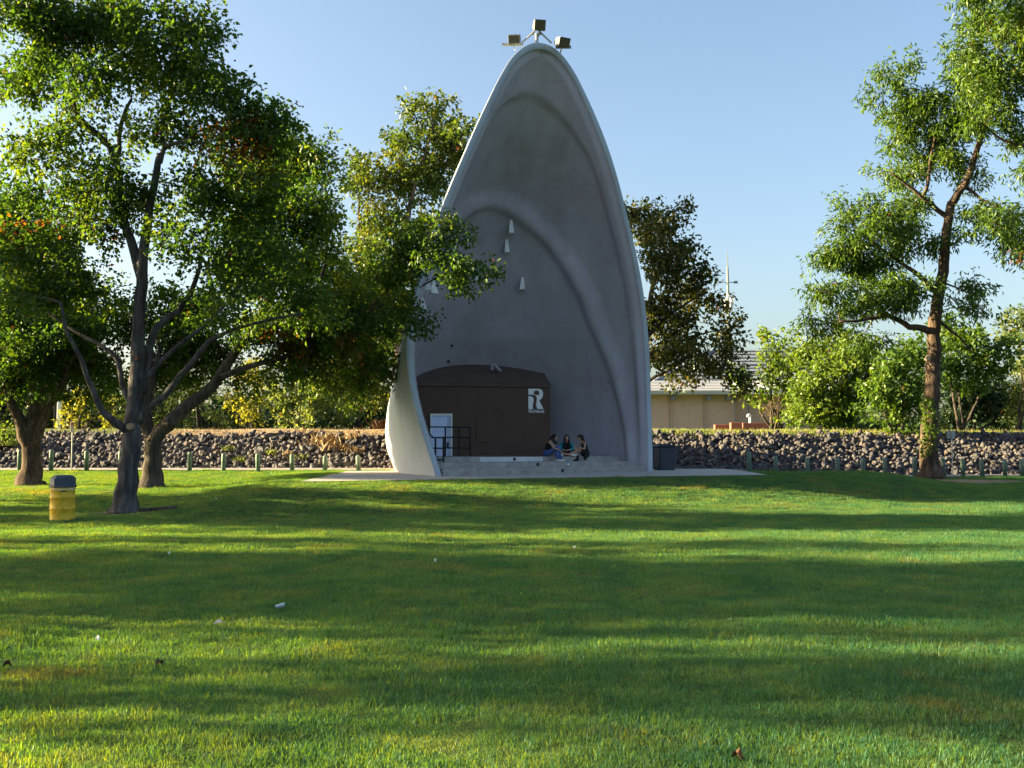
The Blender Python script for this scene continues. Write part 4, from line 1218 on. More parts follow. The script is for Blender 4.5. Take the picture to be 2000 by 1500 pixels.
_tmp = postmesh.obj('bollard', MAT['post'], None, True)
bollard_me = _tmp.data
bpy.data.objects.remove(_tmp)
LB = [(38, 878, 917.5, 41.8, 'left of the three way forked maple'), (99.5, 878, 918, 41.8, 'right of the three way forked maple'), (169, 880, 918.5, 41.8, 'right of the no parking sign pole'), (235, 881, 919, 41.8, 'half hidden by the pale leader maple trunk'),
      (370, 883, 922, 41.7, 'first one right of the leaning maple trunk'), (436.5, 885, 924.5, 41.5, 'second one right of the leaning maple trunk'), (504, 886, 926, 41.3, 'third one right of the leaning maple trunk'), (571, 887, 927.5, 41.2, 'fourth one right of the leaning maple trunk, third from the shell'), (634.5, 890, 928, 41.1, 'second one left of the shell wall'), (701, 889, 928, 41.0, 'slightly tilted one nearest the left of the shell wall')]
RB = [(1464, 882, 924, 41.5, 'tallest one first right of the wheeled bin'), (1516, 891, 926, 42.5, 'second one right of the wheeled bin'), (1577, 893.6, 928, 43.2, 'third one right of the wheeled bin'), (1636, 893.8, 928, 43.6, 'fourth one right of the wheeled bin'), (1685.5, 894, 928, 43.9, 'third one left of the locust trunk'), (1729, 894, 928, 44.1, 'second one left of the locust trunk'), (1787, 894, 928, 44.3, 'close against the left of the locust trunk'),
      (1842.5, 894, 929, 44.3, 'first one right of the locust trunk with a stick against it'), (1881, 895.5, 927.5, 44.5, 'just right of the grey backed sign'), (1918, 896.5, 928, 44.6, 'third from the right edge of the row'), (1963, 896.5, 928, 44.7, 'second from the right edge of the row'), (1996, 896.5, 927.5, 44.8, 'last one, at the right edge of the row')]
for px, a, b_, Y, lab in LB + RB:
    o = bollard(px, a, b_, Y, 'dark green bollard, ' + lab)
    if px == 701: o.rotation_euler = (0, -.06, 0)

# ------------------------------------------------------------------ signs, bin, drum
b = at(139.5, 918.5, 42.0); h = vertical_to(b, 139.5, 824)
sg = empty('parking_sign', b, 'small white and red sign on a thin grey pole by the stones', 'sign')
Geo().tube([b - UP * .1, b + UP * h], .028, 8).obj('pole', MAT['steel'], sg)
c = b + UP * (h - .21)
sp_ = Geo().box(c - np.array([0, .04, 0]), (.16, .012, .42), 0, 1, .004).obj('sign_panel', MAT['signwhite'], sg)
G = Geo()
ring = [c + np.array([.055 * math.cos(a), -.049, .11 + .055 * math.sin(a)]) for a in np.linspace(0, 2 * math.pi, 21)]
G.tube(ring, .010, 5); G.tube([ring[3] , ring[13]], .009, 5)
for dx in (-.07, .07): G.box(c + np.array([dx, -.048, 0]), (.008, .004, .40))
for dz in (-.2, .2): G.box(c + np.array([0, -.048, dz]), (.132, .004, .008))
G.obj('red_border', MAT['red'], sp_)
for off, sz in (((-.012, -.0475, .105), (.012, .003, .06)), ((.006, -.0495, .12), (.022, .003, .03)), ((0, -.048, -.03), (.03, .004, .05)), ((0, -.048, -.12), (.014, .004, .07))):
    Geo().box(c + np.array(off), sz).obj('black_print', MAT['black'], sp_)

b = at(1861, 925, 44.9); h = vertical_to(b, 1861, 841)
sg = empty('road_sign', b, 'grey back of a square sign on a thin pole right of the locust', 'sign')
Geo().tube([b - UP * .1, b + UP * h], .026, 8).obj('pole', MAT['steel'], sg)
Geo().box(b + UP * (h - .18) + np.array([-.02, .04, 0]), (.40, .012, .36), .25, 1, .005).obj('sign_panel', MAT['steel'], sg)
st = [at(1832, 894, 44.0), at(1841, 918, 43.9)]
o = Geo().tube(spline([st[0], (st[0] + st[1]) / 2 + np.array([.03, 0, 0]), st[1]], .1), .018, 6).obj('stick', MAT['bark_r'])
tag(o, 'thin pale stick leaning between the locust trunk and a bollard', 'stick')

bd = on_ground(127, 24.9); bd[2] -= .01
dr_ = empty('trash_drum', bd, 'yellow steel trash drum with dark domed lid on the lawn', 'trash can')
Geo().lathe(bd, [(.285, 0), (.288, .02), (.282, .03), (.282, .26), (.292, .275), (.297, .29), (.292, .305), (.282, .32), (.282, .53), (.292, .545), (.297, .56), (.292, .575), (.281, .59), (.281, .77), (.289, .775), (.291, .79), (.284, .80)], 40).obj('drum', MAT['yellow'], dr_, True)
Geo().lathe(bd, [(.2785, .735), (.2825, .737), (.2825, .768), (.2785, .77)], 40).obj('drum_band', plain('scuffed_pale_paint', (.55, .50, .36), .6, .35, 9), dr_, True)
ld = Geo()
lv = []
for z, k in ((.80, 1.09), (.835, 1.09), (.845, 1.0), (1.02, .98), (1.075, .80), (1.095, .55)):
    for i in range(8):
        a = math.pi / 8 + i * math.pi / 4 + .15
        lv.append(bd + np.array([.295 * k * math.cos(a), .295 * k * math.sin(a), z]))
lf = [(k * 8 + i, k * 8 + (i + 1) % 8, k * 8 + 8 + (i + 1) % 8, k * 8 + 8 + i) for k in range(5) for i in range(8)] + [tuple(range(7, -1, -1)), tuple(range(40, 48))]
lid = ld.add(lv, lf).obj('lid', MAT['lid'], dr_)
bm_ = lid.modifiers.new('bevel', 'BEVEL'); bm_.width = .012; bm_.segments = 2
am = math.pi / 8 + 4 * math.pi / 4 + .15 + math.pi / 8
am2 = am
for k in range(8):                                 # the flap sits in the lid face turned to the front left
    a = math.pi / 8 + k * math.pi / 4 + .15 + math.pi / 8
    if abs(((a - math.radians(238) + math.pi) % (2 * math.pi)) - math.pi) < math.pi / 8 + .01: am2 = a
nv = np.array([math.cos(am2), math.sin(am2), 0]); tv = np.array([-nv[1], nv[0], 0])
fcn = bd + nv * .272 + UP * .93
Geo().prism([fcn - tv * .095 - UP * .075, fcn + tv * .095 - UP * .075, fcn + tv * .09 + UP * .08, fcn - tv * .09 + UP * .08], nv * .012).obj('lid_flap', MAT['lidflap'], lid)
G = Geo()
for k in range(6):
    a = math.radians(288 + k * 4.2); p = bd + np.array([.2835 * math.cos(a), .2835 * math.sin(a), .705 + .008 * math.sin(k * 2.3) + k * .003])
    G.box(p, (.026, .006, .016 + .008 * (k % 2)), a + math.pi / 2)
G.obj('graffiti', MAT['black'], dr_)

bb = at(1299, 921.5, 41.6)
bn = empty('wheelie_bin', bb, 'dark blue grey wheeled bin at the right foot of the shell', 'bin')
k = 41.6 / F_PX
Geo().box(bb + UP * .50, (.62, .70, 1.0), .15, 1.17, .04).obj('body', MAT['bin'], bn)
lidg = Geo().box(bb + UP * 1.04 + np.array([-.01, 0, 0]), (.80, .90, .07), .15, .97, .03)
lidg.box(bb + UP * 1.10 + np.array([-.06, .0, 0]), (.56, .7, .06), .15, .85, .025)
lidg.obj('lid', MAT['bin'], bn)
for s in (-1, 1):
    w0 = bb + np.array([-.26 , -.22 + (.0 if s < 0 else .52), .145])
    Geo().tube([w0 - np.array([.10, 0, 0]) * 0 + np.array([-.0, -.14, 0]), w0 + np.array([0, -.06, 0])], .145, 20).obj('wheel', MAT['black'], bn)

# ------------------------------------------------------------------ community building and mast
YG = 80.0
kb = YG / F_PX
bg_ = at(1270, 834, YG); bg_[2] = 2.7
hall = empty('community_hall', bg_, 'low tan building with stepped pale roof beyond the levee on the right', 'building')


def wp(px, py, dy=0.0): return at(px, py, YG + dy)


def quad_prism(pts, d, name, mat, parent):
    return Geo().prism(pts, np.array(d, float)).obj(name, mat, parent)


xl, xr = 1180, 1620
a, b_ = wp(xl, 770), wp(xr, 770)
z_e = a[2]
wall = Geo().prism([(a[0], YG, 2.6), (b_[0], YG, 2.6), (b_[0], YG, z_e), (a[0], YG, z_e)], (0, 14, 0)).obj('wall', MAT['wallb'], hall)
for px in (1305, 1311, 1372, 1378, 1437, 1443, 1500, 1506):
    p = wp(px, 800); Geo().box((p[0], YG - .03, (2.6 + z_e) / 2), (.07, .06, z_e - 2.6 - .01)).obj('pilaster', MAT['wallb'], wall)
for px in (1313, 1382, 1420):
    p = wp(px, 777); Geo().box((p[0], YG - .35, z_e - .25), (.34, .7, .45)).obj('beam_end', MAT['beam'], wall)
# lower ribbed roof: slope up and back
z1 = wp(1270, 770)[2] + .05; z2 = wp(1270, 745, 3)[2]
x0, x1 = a[0] - 1.0, wp(1440, 770)[0]
rf = Geo().prism([(x0, YG - 1.0, z1), (x0, YG - 1.0, z1 + .16), (x0, YG + 3, z2 + .05), (x0, YG + 3, z2 - .1)], (x1 - x0, 0, 0)).obj('lower_roof', MAT['roofm'], hall)
for q in np.linspace(.04, .96, 7):
    yy = YG - 1.0 + 4 * q; zz = z1 + .16 + (z2 + .05 - z1 - .16) * q
    Geo().box(((x0 + x1) / 2, yy, zz + .03), (x1 - x0 - .02, .10, .06)).obj('roof_rib', MAT['roofm'], rf)
Geo().box(((x0 + x1) / 2, YG - 1.03, z1 + .03), (x1 - x0, .08, .26)).obj('gutter', MAT['steel'], rf)
x2 = wp(1640, 770)[0]
rf2 = Geo().prism([(x1 + .02, YG - 2.0, z1 + .02), (x1 + .02, YG - 2.0, z1 + .2), (x1 + .02, YG + 3, z2 + .1), (x1 + .02, YG + 3, z2 - .1)], (x2 - x1, 0, 0)).obj('porch_roof', MAT['roofm'], hall)
# upper hipped roof
z3 = wp(1500, 683, 9)[2]
e1, e2 = wp(1276, 745, 3)[0], wp(1720, 745, 3)[0]
r1, r2 = wp(1395, 683, 9)[0], wp(1660, 683, 9)[0]
zt = z2 + .03
V = [(e1, YG + 3, zt), (e2, YG + 3, zt), (e2, YG + 15, zt), (e1, YG + 15, zt), (r1, YG + 9, z3), (r2, YG + 9, z3)]
up = Geo().add(V, [(0, 1, 5, 4), (1, 2, 5), (2, 3, 4, 5), (3, 0, 4), (3, 2, 1, 0)]).obj('upper_roof', MAT['roofs'], hall)
for q in np.linspace(.06, .94, 9):
    A_ = np.array(V[0]) * (1 - q) + np.array(V[4]) * q; B_ = np.array(V[1]) * (1 - q) + np.array(V[5]) * q
    Geo().box((A_ + B_) / 2 + UP * .03 - np.array([0, .02, 0]), (B_[0] - A_[0], .12, .05)).obj('roof_rib', MAT['roofs'], up)
Geo().tube([np.array(V[0]) + UP * .04, np.array(V[4]) + UP * .05], .09, 8).obj('hip_cap', MAT['roofm'], up)
p = wp(1366, 726, 5); Geo().lathe((p[0], p[1], p[2] - .9), [(.40, 0), (.40, 1.0), (.52, 1.02), (.52, 1.35), (.30, 1.6), (.05, 1.66)], 20).obj('roof_vent', MAT['white'], up, True)
for px, y0, y1, r_ in ((1435, 772, 832, .05), (1461, 785, 832, .08)):
    Geo().tube([wp(px, y0, -.3), wp(px, y1, -.3)], r_, 8).obj('downpipe', MAT['beam'], hall)

pm = at(1424.5, 690, 86); base_m = np.array([pm[0], 86, z3 - 1.3])
ms = empty('weathervane_mast', base_m, 'slim mast with arrow vane and white fins above the building roof', 'weathervane')
tz = at(1420.5, 489, 86)
Geo().tube([base_m, at(1422, 560, 86), at(1421, 522, 86)], [.13, .10, .08], 8).obj('pole', MAT['mast'], ms)
Geo().tube([at(1421, 522, 86), tz], [.055, .02], 6).obj('spike', MAT['mast'], ms)
G = Geo(); G.tube([at(1405, 551.5, 86), at(1438, 551.5, 86)], .035, 6)
aa = [at(1403, 551, 86), at(1409, 548.5, 86), at(1409, 553.5, 86)]; G.prism(aa, (0, .05, 0))
aa = [at(1433, 549, 86), at(1442, 548.5, 86), at(1440, 551.3, 86), at(1442, 553.8, 86), at(1433, 553.2, 86)]; G.prism(aa, (0, .05, 0))
G.obj('arrow', MAT['mast'], ms)
cc = at(1422, 577, 86); Geo().lathe(cc - UP * .25, [(.03, 0), (.12, .1), (.13, .3), (.08, .45), (.03, .5)], 10).obj('finial', MAT['white'], ms, True)
for ang in (0, 45, 90, 135, 180, 225, 270, 315):
    d = np.array([math.cos(math.radians(ang + 12)), math.sin(math.radians(ang + 12)), 0])
    c0_, c1_ = at(1422.5, 590, 86), at(1423, 608, 86)
    nrm = np.cross(d, UP)
    Geo().prism([c0_ + d * .06 + UP * .0, c0_ + d * .52 + UP * .32, c1_ + d * .38, c1_ + d * .06], nrm * .03).obj('fin', MAT['white'], ms)

def simple(name, G, mat, label, cat, group=None):
    return tag(G.obj(name, mat), label, cat, group)


q = at(1420, 822, 72)
simple('utility_cabinet', Geo().box((q[0], 72, 3.05), (.72, .5, .66), 0, .94, .03), MAT['signwhite'], 'squat pale cabinet in front of the tan building wall', 'cabinet')
q = at(1441.5, 830, 71)
simple('standpipe', Geo().lathe((q[0], 71, 2.7), [(.06, 0), (.06, .45), (.10, .47), (.10, .56), (.06, .6), (.01, .62)], 12), MAT['steel'], 'short grey standpipe with blue cap beside the pale cabinet', 'pipe')
gp = [at(1465, 833, 71), at(1465, 814, 71), at(1464, 810.5, 71), at(1461, 811, 71), at(1460.5, 814.5, 71)]
simple('vent_pipe', Geo().tube(spline(gp, .1), .085, 10), MAT['white'], 'white goose neck vent pipe in front of the building', 'pipe')
for x0, x1, y0, lab in ((1395, 1426, 829.5, 'shaded red ledge left of the sunlit red block'), (1426, 1448, 825.5, 'sunlit red brick block on the levee before the building'), (1449, 1520, 826, 'long shaded red ledge under the loose yellowish tree')):
    p0, p1 = at(x0, y0, 69.5 if y0 > 825.6 else 68.5), at(x1, y0, 69.5 if y0 > 825.6 else 68.5)
    simple('brick_ledge', Geo().box(((p0[0] + p1[0]) / 2, p0[1], (2.7 + p0[2]) / 2), (p1[0] - p0[0], .5, p0[2] - 2.7), 0, 1, .02), MAT['redwall'], lab, 'brick ledge', 'red brick ledges by the building')
p0 = at(107, 842, 62); simple('utility_pole', Geo().tube([(p0[0], 62, 2.6), at(107, 760, 62)], .09, 8), MAT['bark_b'], 'dark thin pole on the levee at the left', 'pole')
p0 = at(114.5, 842, 61); simple('marker_post', Geo().box((p0[0], 61, 3.6), (.2, .2, 1.9), 0, .9, .02), MAT['signwhite'], 'pale thick post beside the dark thin pole on the levee', 'post')

# ------------------------------------------------------------------ weeds and litter
def tuft(px, py, Y, size, mat, label, n=70, wide=.35, grp='weeds among the riprap stones'):
    p = at(px, py, Y)
    r = np.random.default_rng(int(px * 7 + py))
    a = r.uniform(0, 2 * math.pi, n); le = r.uniform(.2, .9, n); hh = size * r.uniform(.5, 1.1, n)
    d = np.stack([np.cos(a) * le, np.sin(a) * le, 1 - .4 * le], 1)
    b_ = p + r.normal(size=(n, 3)) * np.array([wide, wide, .03]) * size
    s = np.stack([-np.sin(a), np.cos(a), np.zeros(n)], 1) * size * .045
    m_ = b_ + d * hh[:, None] * .55 + s * 0; tip = b_ + d * hh[:, None] - np.array([0, 0, .12]) * hh[:, None]
    v = np.stack([b_ - s, b_ + s, m_ + s, m_ - s, tip], 1).reshape(-1, 3); i = (np.arange(n) * 5)[:, None]
    t = np.concatenate([i + [0, 1, 2], i + [0, 2, 3], i + [3, 2, 4]], 0)
    return tag(tri_mesh('weed_tuft', v, t, mat), label, 'weed', grp)


tuft(686, 858, 49.0, .6, MAT['dryweed'], 'golden dry tuft at the upper edge of the stones near the shell')
tuft(693, 888, 46.8, .55, MAT['dryweed'], 'golden dry tuft among stones above the tilted bollard')
tuft(558, 893, 46.2, .5, MAT['dryweed'], 'reddish dry tuft beside the bollard third from the shell')
tuft(581, 902, 45.6, .5, MAT['greenweed'], 'yellow green weed at the foot of the stones right of a bollard')
tuft(447, 880, 47.0, .4, MAT['greenweed'], 'small yellow weed high among the stones left of the shell')
tuft(468, 904, 45.4, .45, MAT['greenweed'], 'small yellow weed low among the stones left of the shell')
tuft(530, 888, 46.4, .4, MAT['greenweed'], 'little yellow weed between the third and fourth bollards')
tuft(640, 868, 48.2, .8, MAT['dryweed'], 'wide dry straw clump spilling down the stones', 110, .7)
tuft(655, 880, 47.4, .6, MAT['dryweed'], 'dry straw patch below the wide straw clump', 90, .7)
tuft(20, 870, 47.2, .45, MAT['greenweed'], 'green weed among dark stones at the left edge')
for i, (px, py, lab) in enumerate(((746, 830, 'round brown tumbleweed on the levee against the shell wall'), (600, 842, 'low brown weed heap on the dry strip behind the bollards'), (700, 846, 'low brown weed heap on the dry strip near the tumbleweed'))):
    tuft(px, py + 6, 51.5, .62 if i == 0 else .45, MAT['dryweed'] if i else MAT['brownleaf'], lab, 160, .35 if i == 0 else .9, 'dry weeds on the levee edge')
# ragged grassy fringe along the top of the stones
r = np.random.default_rng(31)
n = 20000
X = r.uniform(-30, 34, n); Y = foot(X) + LEV_D + r.uniform(-.7, 1.6, n)
Z = np.interp(Y - foot(X), [5.3, 6.2, 7.2, 9], [2.05, 2.40, 2.60, 2.72])
a = r.uniform(0, 6.283, n); hh = r.uniform(.06, .24, n)
b_ = np.stack([X, Y, Z - .03], 1); s = np.stack([-np.sin(a), np.cos(a), 0 * a], 1) * .011
tip = b_ + np.stack([np.cos(a) * .6, np.sin(a) * .6, np.ones(n)], 1) * hh[:, None]
v = np.stack([b_ - s, b_ + s, tip], 1).reshape(-1, 3)
dry = ((X > -17.5) & (X < -3)) | (r.uniform(0, 1, n) < .35)
for m_, nm, lb, sel in ((MAT['dryweed'], 'dry_grass', 'dry straw fringe along the top edge of the stones', dry), (MAT['greenweed'], 'green_grass', 'yellow green grass fringe along the top edge of the stones', ~dry)):
    vv = v.reshape(-1, 3, 3)[sel].reshape(-1, 3)
    tag(tri_mesh(nm, vv, np.arange(len(vv)).reshape(-1, 3), m_), lb, 'grass', kind='stuff')


def lawn_at(px, py):
    d = _F * F_PX + np.array([px - 1000.0, 0, 0]) + _U * (750.0 - py)
    for Y in np.arange(4, 45, .02):
        p = _C + d * (Y / d[1])
        if p[2] <= float(ground(p[0], p[1])): return p
    return p


p = lawn_at(547, 1192)
ax_ = unit(np.array([1.0, .25, .22]))
simple('paper_cup', Geo().tube([p - ax_ * .05 + UP * .05, p + ax_ * .05 + UP * .05], [.018, .026], 14), MAT['can_pale'], 'white paper cup lying on the shaded lawn', 'cup')
p = lawn_at(427, 1225)
simple('crumpled_wrapper', Geo().add([p + np.array(k) for k in ((-.06, 0, .03), (.05, -.02, .05), (.07, .03, .03), (-.02, .05, .06), (0, 0, .085))], [(0, 1, 4), (1, 2, 4), (2, 3, 4), (3, 0, 4), (3, 2, 1, 0)]), MAT['lidflap'], 'grey crumpled wrapper on the lawn left of the paper cup', 'litter')
for i, (px, py, mat, lab) in enumerate(((330, 1085, 'farwhite', 'white scrap on the lawn in front of the big maple'), (1122, 1074, 'farwhite', 'white scrap in the sunlit strip of lawn before the shell'), (850, 1100, 'farwhite', 'pale scrap on shaded lawn below the shell left wall'), (312, 1305, 'brownleaf', 'curled orange dead leaf on the near lawn at left'), (14, 1308, 'brownleaf', 'dark red dead leaf clump at the near left edge'), (190, 1258, 'farwhite', 'pale scrap on the sunlit near lawn at left'), (1440, 1490, 'brownleaf', 'dark dead leaf at the bottom edge right of centre'), (422, 977, 'farwhite', 'pale scrap on the sunlit slope right of the maple'))):
    p = lawn_at(px, py); s = .024 if mat == 'farwhite' else .038
    G = Geo(); r = np.random.default_rng(i)
    q = [p + np.array([math.cos(a) * s * r.uniform(.6, 1.1), math.sin(a) * s * r.uniform(.6, 1.1), .05 + .03 * math.sin(2 * a + i)]) for a in np.linspace(0, 2 * math.pi, 9)[:-1]]
    G.add(q + [p + UP * .045] + [k - UP * .004 for k in q], [(k, (k + 1) % 8, 8) for k in range(8)] + [(9 + (k + 1) % 8, 9 + k, 8) for k in range(8)])
    simple('dead_leaf' if mat == 'brownleaf' else 'paper_scrap', G, MAT[mat], lab, 'leaf' if mat == 'brownleaf' else 'litter')

# ------------------------------------------------------------------ people
_SPH = []
for _k in range(7):
    for _i in range(12):
        _t = math.pi * (_k + .5) / 7 if 0 < _k < 6 else (math.pi * .04 if _k == 0 else math.pi * .96)
        _SPH.append((math.sin(_t) * math.cos(_i * math.pi / 6), math.sin(_t) * math.sin(_i * math.pi / 6), math.cos(_t)))
_SPH = np.array(_SPH)
_SPF = [(k * 12 + i, k * 12 + 12 + i, k * 12 + 12 + (i + 1) % 12, k * 12 + (i + 1) % 12) for k in range(6) for i in range(12)] + [tuple(range(12)), tuple(range(83, 71, -1))]


def figure(name, chains, balls, mat, parent, voxel=.012, sm=4):
    """Tapered limbs and rounded masses fused into one continuous skin."""
    G = Geo()
    def ball(c, r3, M=None):
        v = _SPH * np.asarray(r3)
        if M is not None: v = v @ np.asarray(M).T
        G.add(v + np.asarray(c), _SPF)
    for ch in chains:
        for (p, r) in ch: ball(p, (r, r, r))
        for (p, r), (q, s_) in zip(ch[:-1], ch[1:]):
            if np.linalg.norm(np.asarray(q) - p) > .004: G.tube([p, q], [r, s_], 12)
    for b_ in balls: ball(*b_)
    o = G.obj(name, mat, parent, True)
    m_ = o.modifiers.new('fuse', 'REMESH'); m_.mode = 'VOXEL'; m_.voxel_size = voxel; m_.use_smooth_shade = True
    s_ = o.modifiers.new('relax', 'SMOOTH'); s_.factor = .5; s_.iterations = sm
    return o


def axes(fwd):
    """columns: side, forward, up for a mass that faces fwd."""
    f_ = unit(np.asarray(fwd, float)); sd = unit(np.cross(f_, UP)); u_ = np.cross(sd, f_)
    return np.stack([sd, f_, u_], 1)


def hand(wrist, fwd, up):
    fwd = unit(np.asarray(fwd, float)); up = unit(np.asarray(up, float) - fwd * (np.asarray(up, float) @ fwd)); sd = np.cross(fwd, up)
    palm = wrist + fwd * .055
    ch = [[(wrist, .024), (wrist + fwd * .03, .026), (palm, .024)], [(wrist + fwd * .03 + sd * .016, .018), (palm + sd * .024, .016)], [(wrist + fwd * .03 - sd * .016, .018), (palm - sd * .024, .016)]]
    for o_, l in ((-.031, .062), (-.011, .074), (.010, .070), (.030, .054)):
        k0 = palm + sd * o_ + fwd * .012; k1 = k0 + fwd * l * .55 - up * .006; k2 = k1 + fwd * l * .35 - up * .020
        ch.append([(k0, .0105), (k1, .0095), (k2, .0085)])
    t0 = wrist + fwd * .03 - sd * .030; t1 = t0 + fwd * .035 - sd * .020 - up * .01
    ch.append([(t0, .013), (t1, .010)])
    return ch


def head(c, fwd):
    M = axes(fwd); w = lambda x, y, z: np.asarray(c) + M @ np.array([x, y, z])
    return [(c, (.076, .094, .112), M), (w(0, .040, -.060), (.050, .050, .052), M), (w(0, .098, -.012), (.012, .018, .022), M), (w(0, .092, -.052), (.024, .010, .010), M),
            (w(.076, -.005, -.01), (.010, .018, .028), M), (w(-.076, -.005, -.01), (.010, .018, .028), M), (w(0, .085, .028), (.05, .014, .012), M)], w, M


def face_marks(w, M, parent):
    G = Geo()
    for s_ in (-1, 1):
        G.add((_SPH * np.array([.012, .006, .007])) @ M.T + w(.030 * s_, .092, .008), _SPF)
    G.obj('eyes', MAT['black'], parent)


def frame(px, t):
    return ORG + LAT * on_step(px, t) + BK * t


GP = 'women sitting on the stage steps'
# left woman, in jeans, bent forward and facing right
o1 = frame(1068, 1.72)
T = lambda x, y, z: o1 + np.array([x, y, STAGE + z])
p1 = empty('person', T(0, 0, 0), 'woman in black top and blue jeans sitting on stage edge facing right', 'person', GP)
hb, hw, hM = head(T(.30, -.11, .735), (.80, -.25, -.42))
kL, kR = T(.40, -.22, .34), T(.44, .00, .34)
fL, fR = T(.40, -.34, -.125), T(.53, -.20, -.125)
wL, wR = T(.47, -.32, .26), T(.56, .02, .20)
figure('body', [[(T(0, 0, .13), .13), (T(.03, -.02, .30), .11), (T(.09, -.04, .46), .12), (T(.14, -.05, .56), .07), (T(.23, -.08, .66), .048), (T(.27, -.1, .71), .048)],
                [(T(.0, -.08, .12), .095), (kL, .062)], [(T(0, .08, .12), .095), (kR, .062)], [(kL, .058), (T(.39, -.28, .12), .055), (fL, .038)], [(kR, .058), (T(.47, -.10, .12), .055), (fR, .038)],
                [(T(.13, -.17, .53), .052), (T(.27, -.31, .32), .038), (wL, .026)], [(T(.15, .10, .53), .052), (T(.37, .12, .36), .038), (wR, .026)],
                [(T(.10, -.04, .5), .09), (T(.13, -.17, .53), .056)], [(T(.10, -.04, .5), .09), (T(.15, .10, .53), .056)]] + hand(wL, (.85, .1, -.5), (0, 0, 1)) + hand(wR, (.85, -.3, -.4), (0, 0, 1)), hb, MAT['skin'], p1, .009)
face_marks(hw, hM, p1)
figure('jeans', [[(T(-.02, 0, .12), .14), (T(.01, -.01, .20), .125)], [(T(0, -.08, .12), .108), (kL, .076)], [(T(0, .08, .12), .108), (kR, .076)], [(kL, .074), (T(.39, -.28, .12), .070), (fL + UP * .07, .062)], [(kR, .074), (T(.47, -.10, .12), .070), (fR + UP * .07, .062)]], [], MAT['jeans'], p1)
figure('top', [[(T(.025, -.02, .27), .118), (T(.09, -.04, .45), .130)], [(T(.09, -.04, .45), .11), (T(.12, -.13, .49), .06)], [(T(.09, -.04, .45), .11), (T(.13, .05, .49), .06)]], [], MAT['blk'], p1)
for f_ in (fL, fR):
    figure('shoe', [[(f_ + np.array([-.035, .03, -.015]), .043), (f_ + np.array([.06, -.045, -.022]), .043), (f_ + np.array([.13, -.10, -.03]), .034)]], [], MAT['shoe'], p1)
figure('hair', [[(hw(0, -.06, .02), .085), (T(.17, -.03, .66), .075), (T(.11, -.01, .54), .055), (T(.08, .0, .44), .035)], [(hw(.075, .0, .03), .045), (hw(.085, .02, -.10), .048), (T(.37, -.14, .50), .036)], [(hw(-.075, .0, .03), .045), (hw(-.08, -.01, -.08), .045), (T(.33, .0, .52), .04)]],
       [(hw(0, -.022, .032), (.086, .098, .100), hM)], MAT['hair'], p1)
# middle woman, teal cardigan, cross-legged, looking down towards the lawn
o2 = frame(1107, 2.05)
T = lambda x, y, z: o2 + np.array([x, y, STAGE + z])
p2 = empty('person', T(0, 0, 0), 'woman in teal cardigan sitting cross legged between the other two', 'person', GP)
hb, hw, hM = head(T(0, -.17, .725), (.05, -.85, -.40))
kL, kR = T(-.36, -.34, .17), T(.36, -.32, .17)
wL, wR = T(-.10, -.36, .24), T(.08, -.36, .25)
figure('body', [[(T(0, 0, .13), .13), (T(0, -.03, .30), .105), (T(0, -.07, .46), .115), (T(0, -.10, .56), .06), (T(0, -.13, .65), .048)],
                [(T(-.08, -.03, .12), .09), (kL, .060)], [(T(.08, -.03, .12), .09), (kR, .060)], [(kL, .055), (T(-.10, -.45, .10), .050), (T(.16, -.50, .06), .036)], [(kR, .055), (T(.10, -.36, .09), .050), (T(-.15, -.42, .06), .036)],
                [(T(0, -.07, .5), .08), (T(-.165, -.08, .52), .052), (T(-.27, -.17, .31), .038), (wL, .026)], [(T(0, -.07, .5), .08), (T(.165, -.08, .52), .052), (T(.27, -.17, .31), .038), (wR, .026)]]
       + hand(wL, (.8, -.5, 0), (0, -.2, 1)) + hand(wR, (-.8, -.5, 0), (0, -.2, 1)), hb, MAT['skin'], p2, .009)
face_marks(hw, hM, p2)
figure('cardigan', [[(T(-.11, .0, .18), .07), (T(-.12, -.04, .42), .085), (T(-.165, -.08, .52), .066), (T(-.27, -.17, .31), .058), (T(-.16, -.30, .25), .046)], [(T(.11, .0, .18), .07), (T(.12, -.04, .42), .085), (T(.165, -.08, .52), .066), (T(.27, -.17, .31), .058), (T(.15, -.30, .26), .046)],
                    [(T(-.11, .03, .2), .08), (T(.11, .03, .2), .08)], [(T(-.12, .0, .48), .09), (T(.12, .0, .48), .09)]], [], MAT['teal'], p2)
figure('top', [[(T(0, -.05, .16), .12), (T(0, -.07, .32), .112), (T(0, -.09, .47), .112)]], [], MAT['blk'], p2)
figure('shorts', [[(T(0, 0, .12), .14), (T(-.16, -.12, .15), .095)], [(T(0, 0, .12), .14), (T(.16, -.12, .15), .095)]], [], MAT['blk'], p2)
figure('hair', [[(hw(0, -.07, .0), .085), (T(0, -.03, .60), .085), (T(0, .0, .46), .07)], [(hw(.078, .0, .03), .040), (hw(.088, .02, -.10), .045), (T(-.10, -.20, .48), .045), (T(-.085, -.20, .33), .032)], [(hw(-.078, .0, .03), .040), (hw(-.088, .02, -.10), .045), (T(.10, -.20, .48), .045), (T(.085, -.20, .33), .032)]],
       [(hw(0, -.024, .034), (.087, .096, .098), hM)], MAT['hair'], p2)
for s_, q in ((-1, T(-.24, -.45, .06)), (1, T(.25, -.53, .06))):
    figure('shoe', [[(q + np.array([-.07 * s_, .02, 0]), .040), (q, .044), (q + np.array([.09 * s_, -.03, -.01]), .034)]], [], MAT['shoe'], p2)
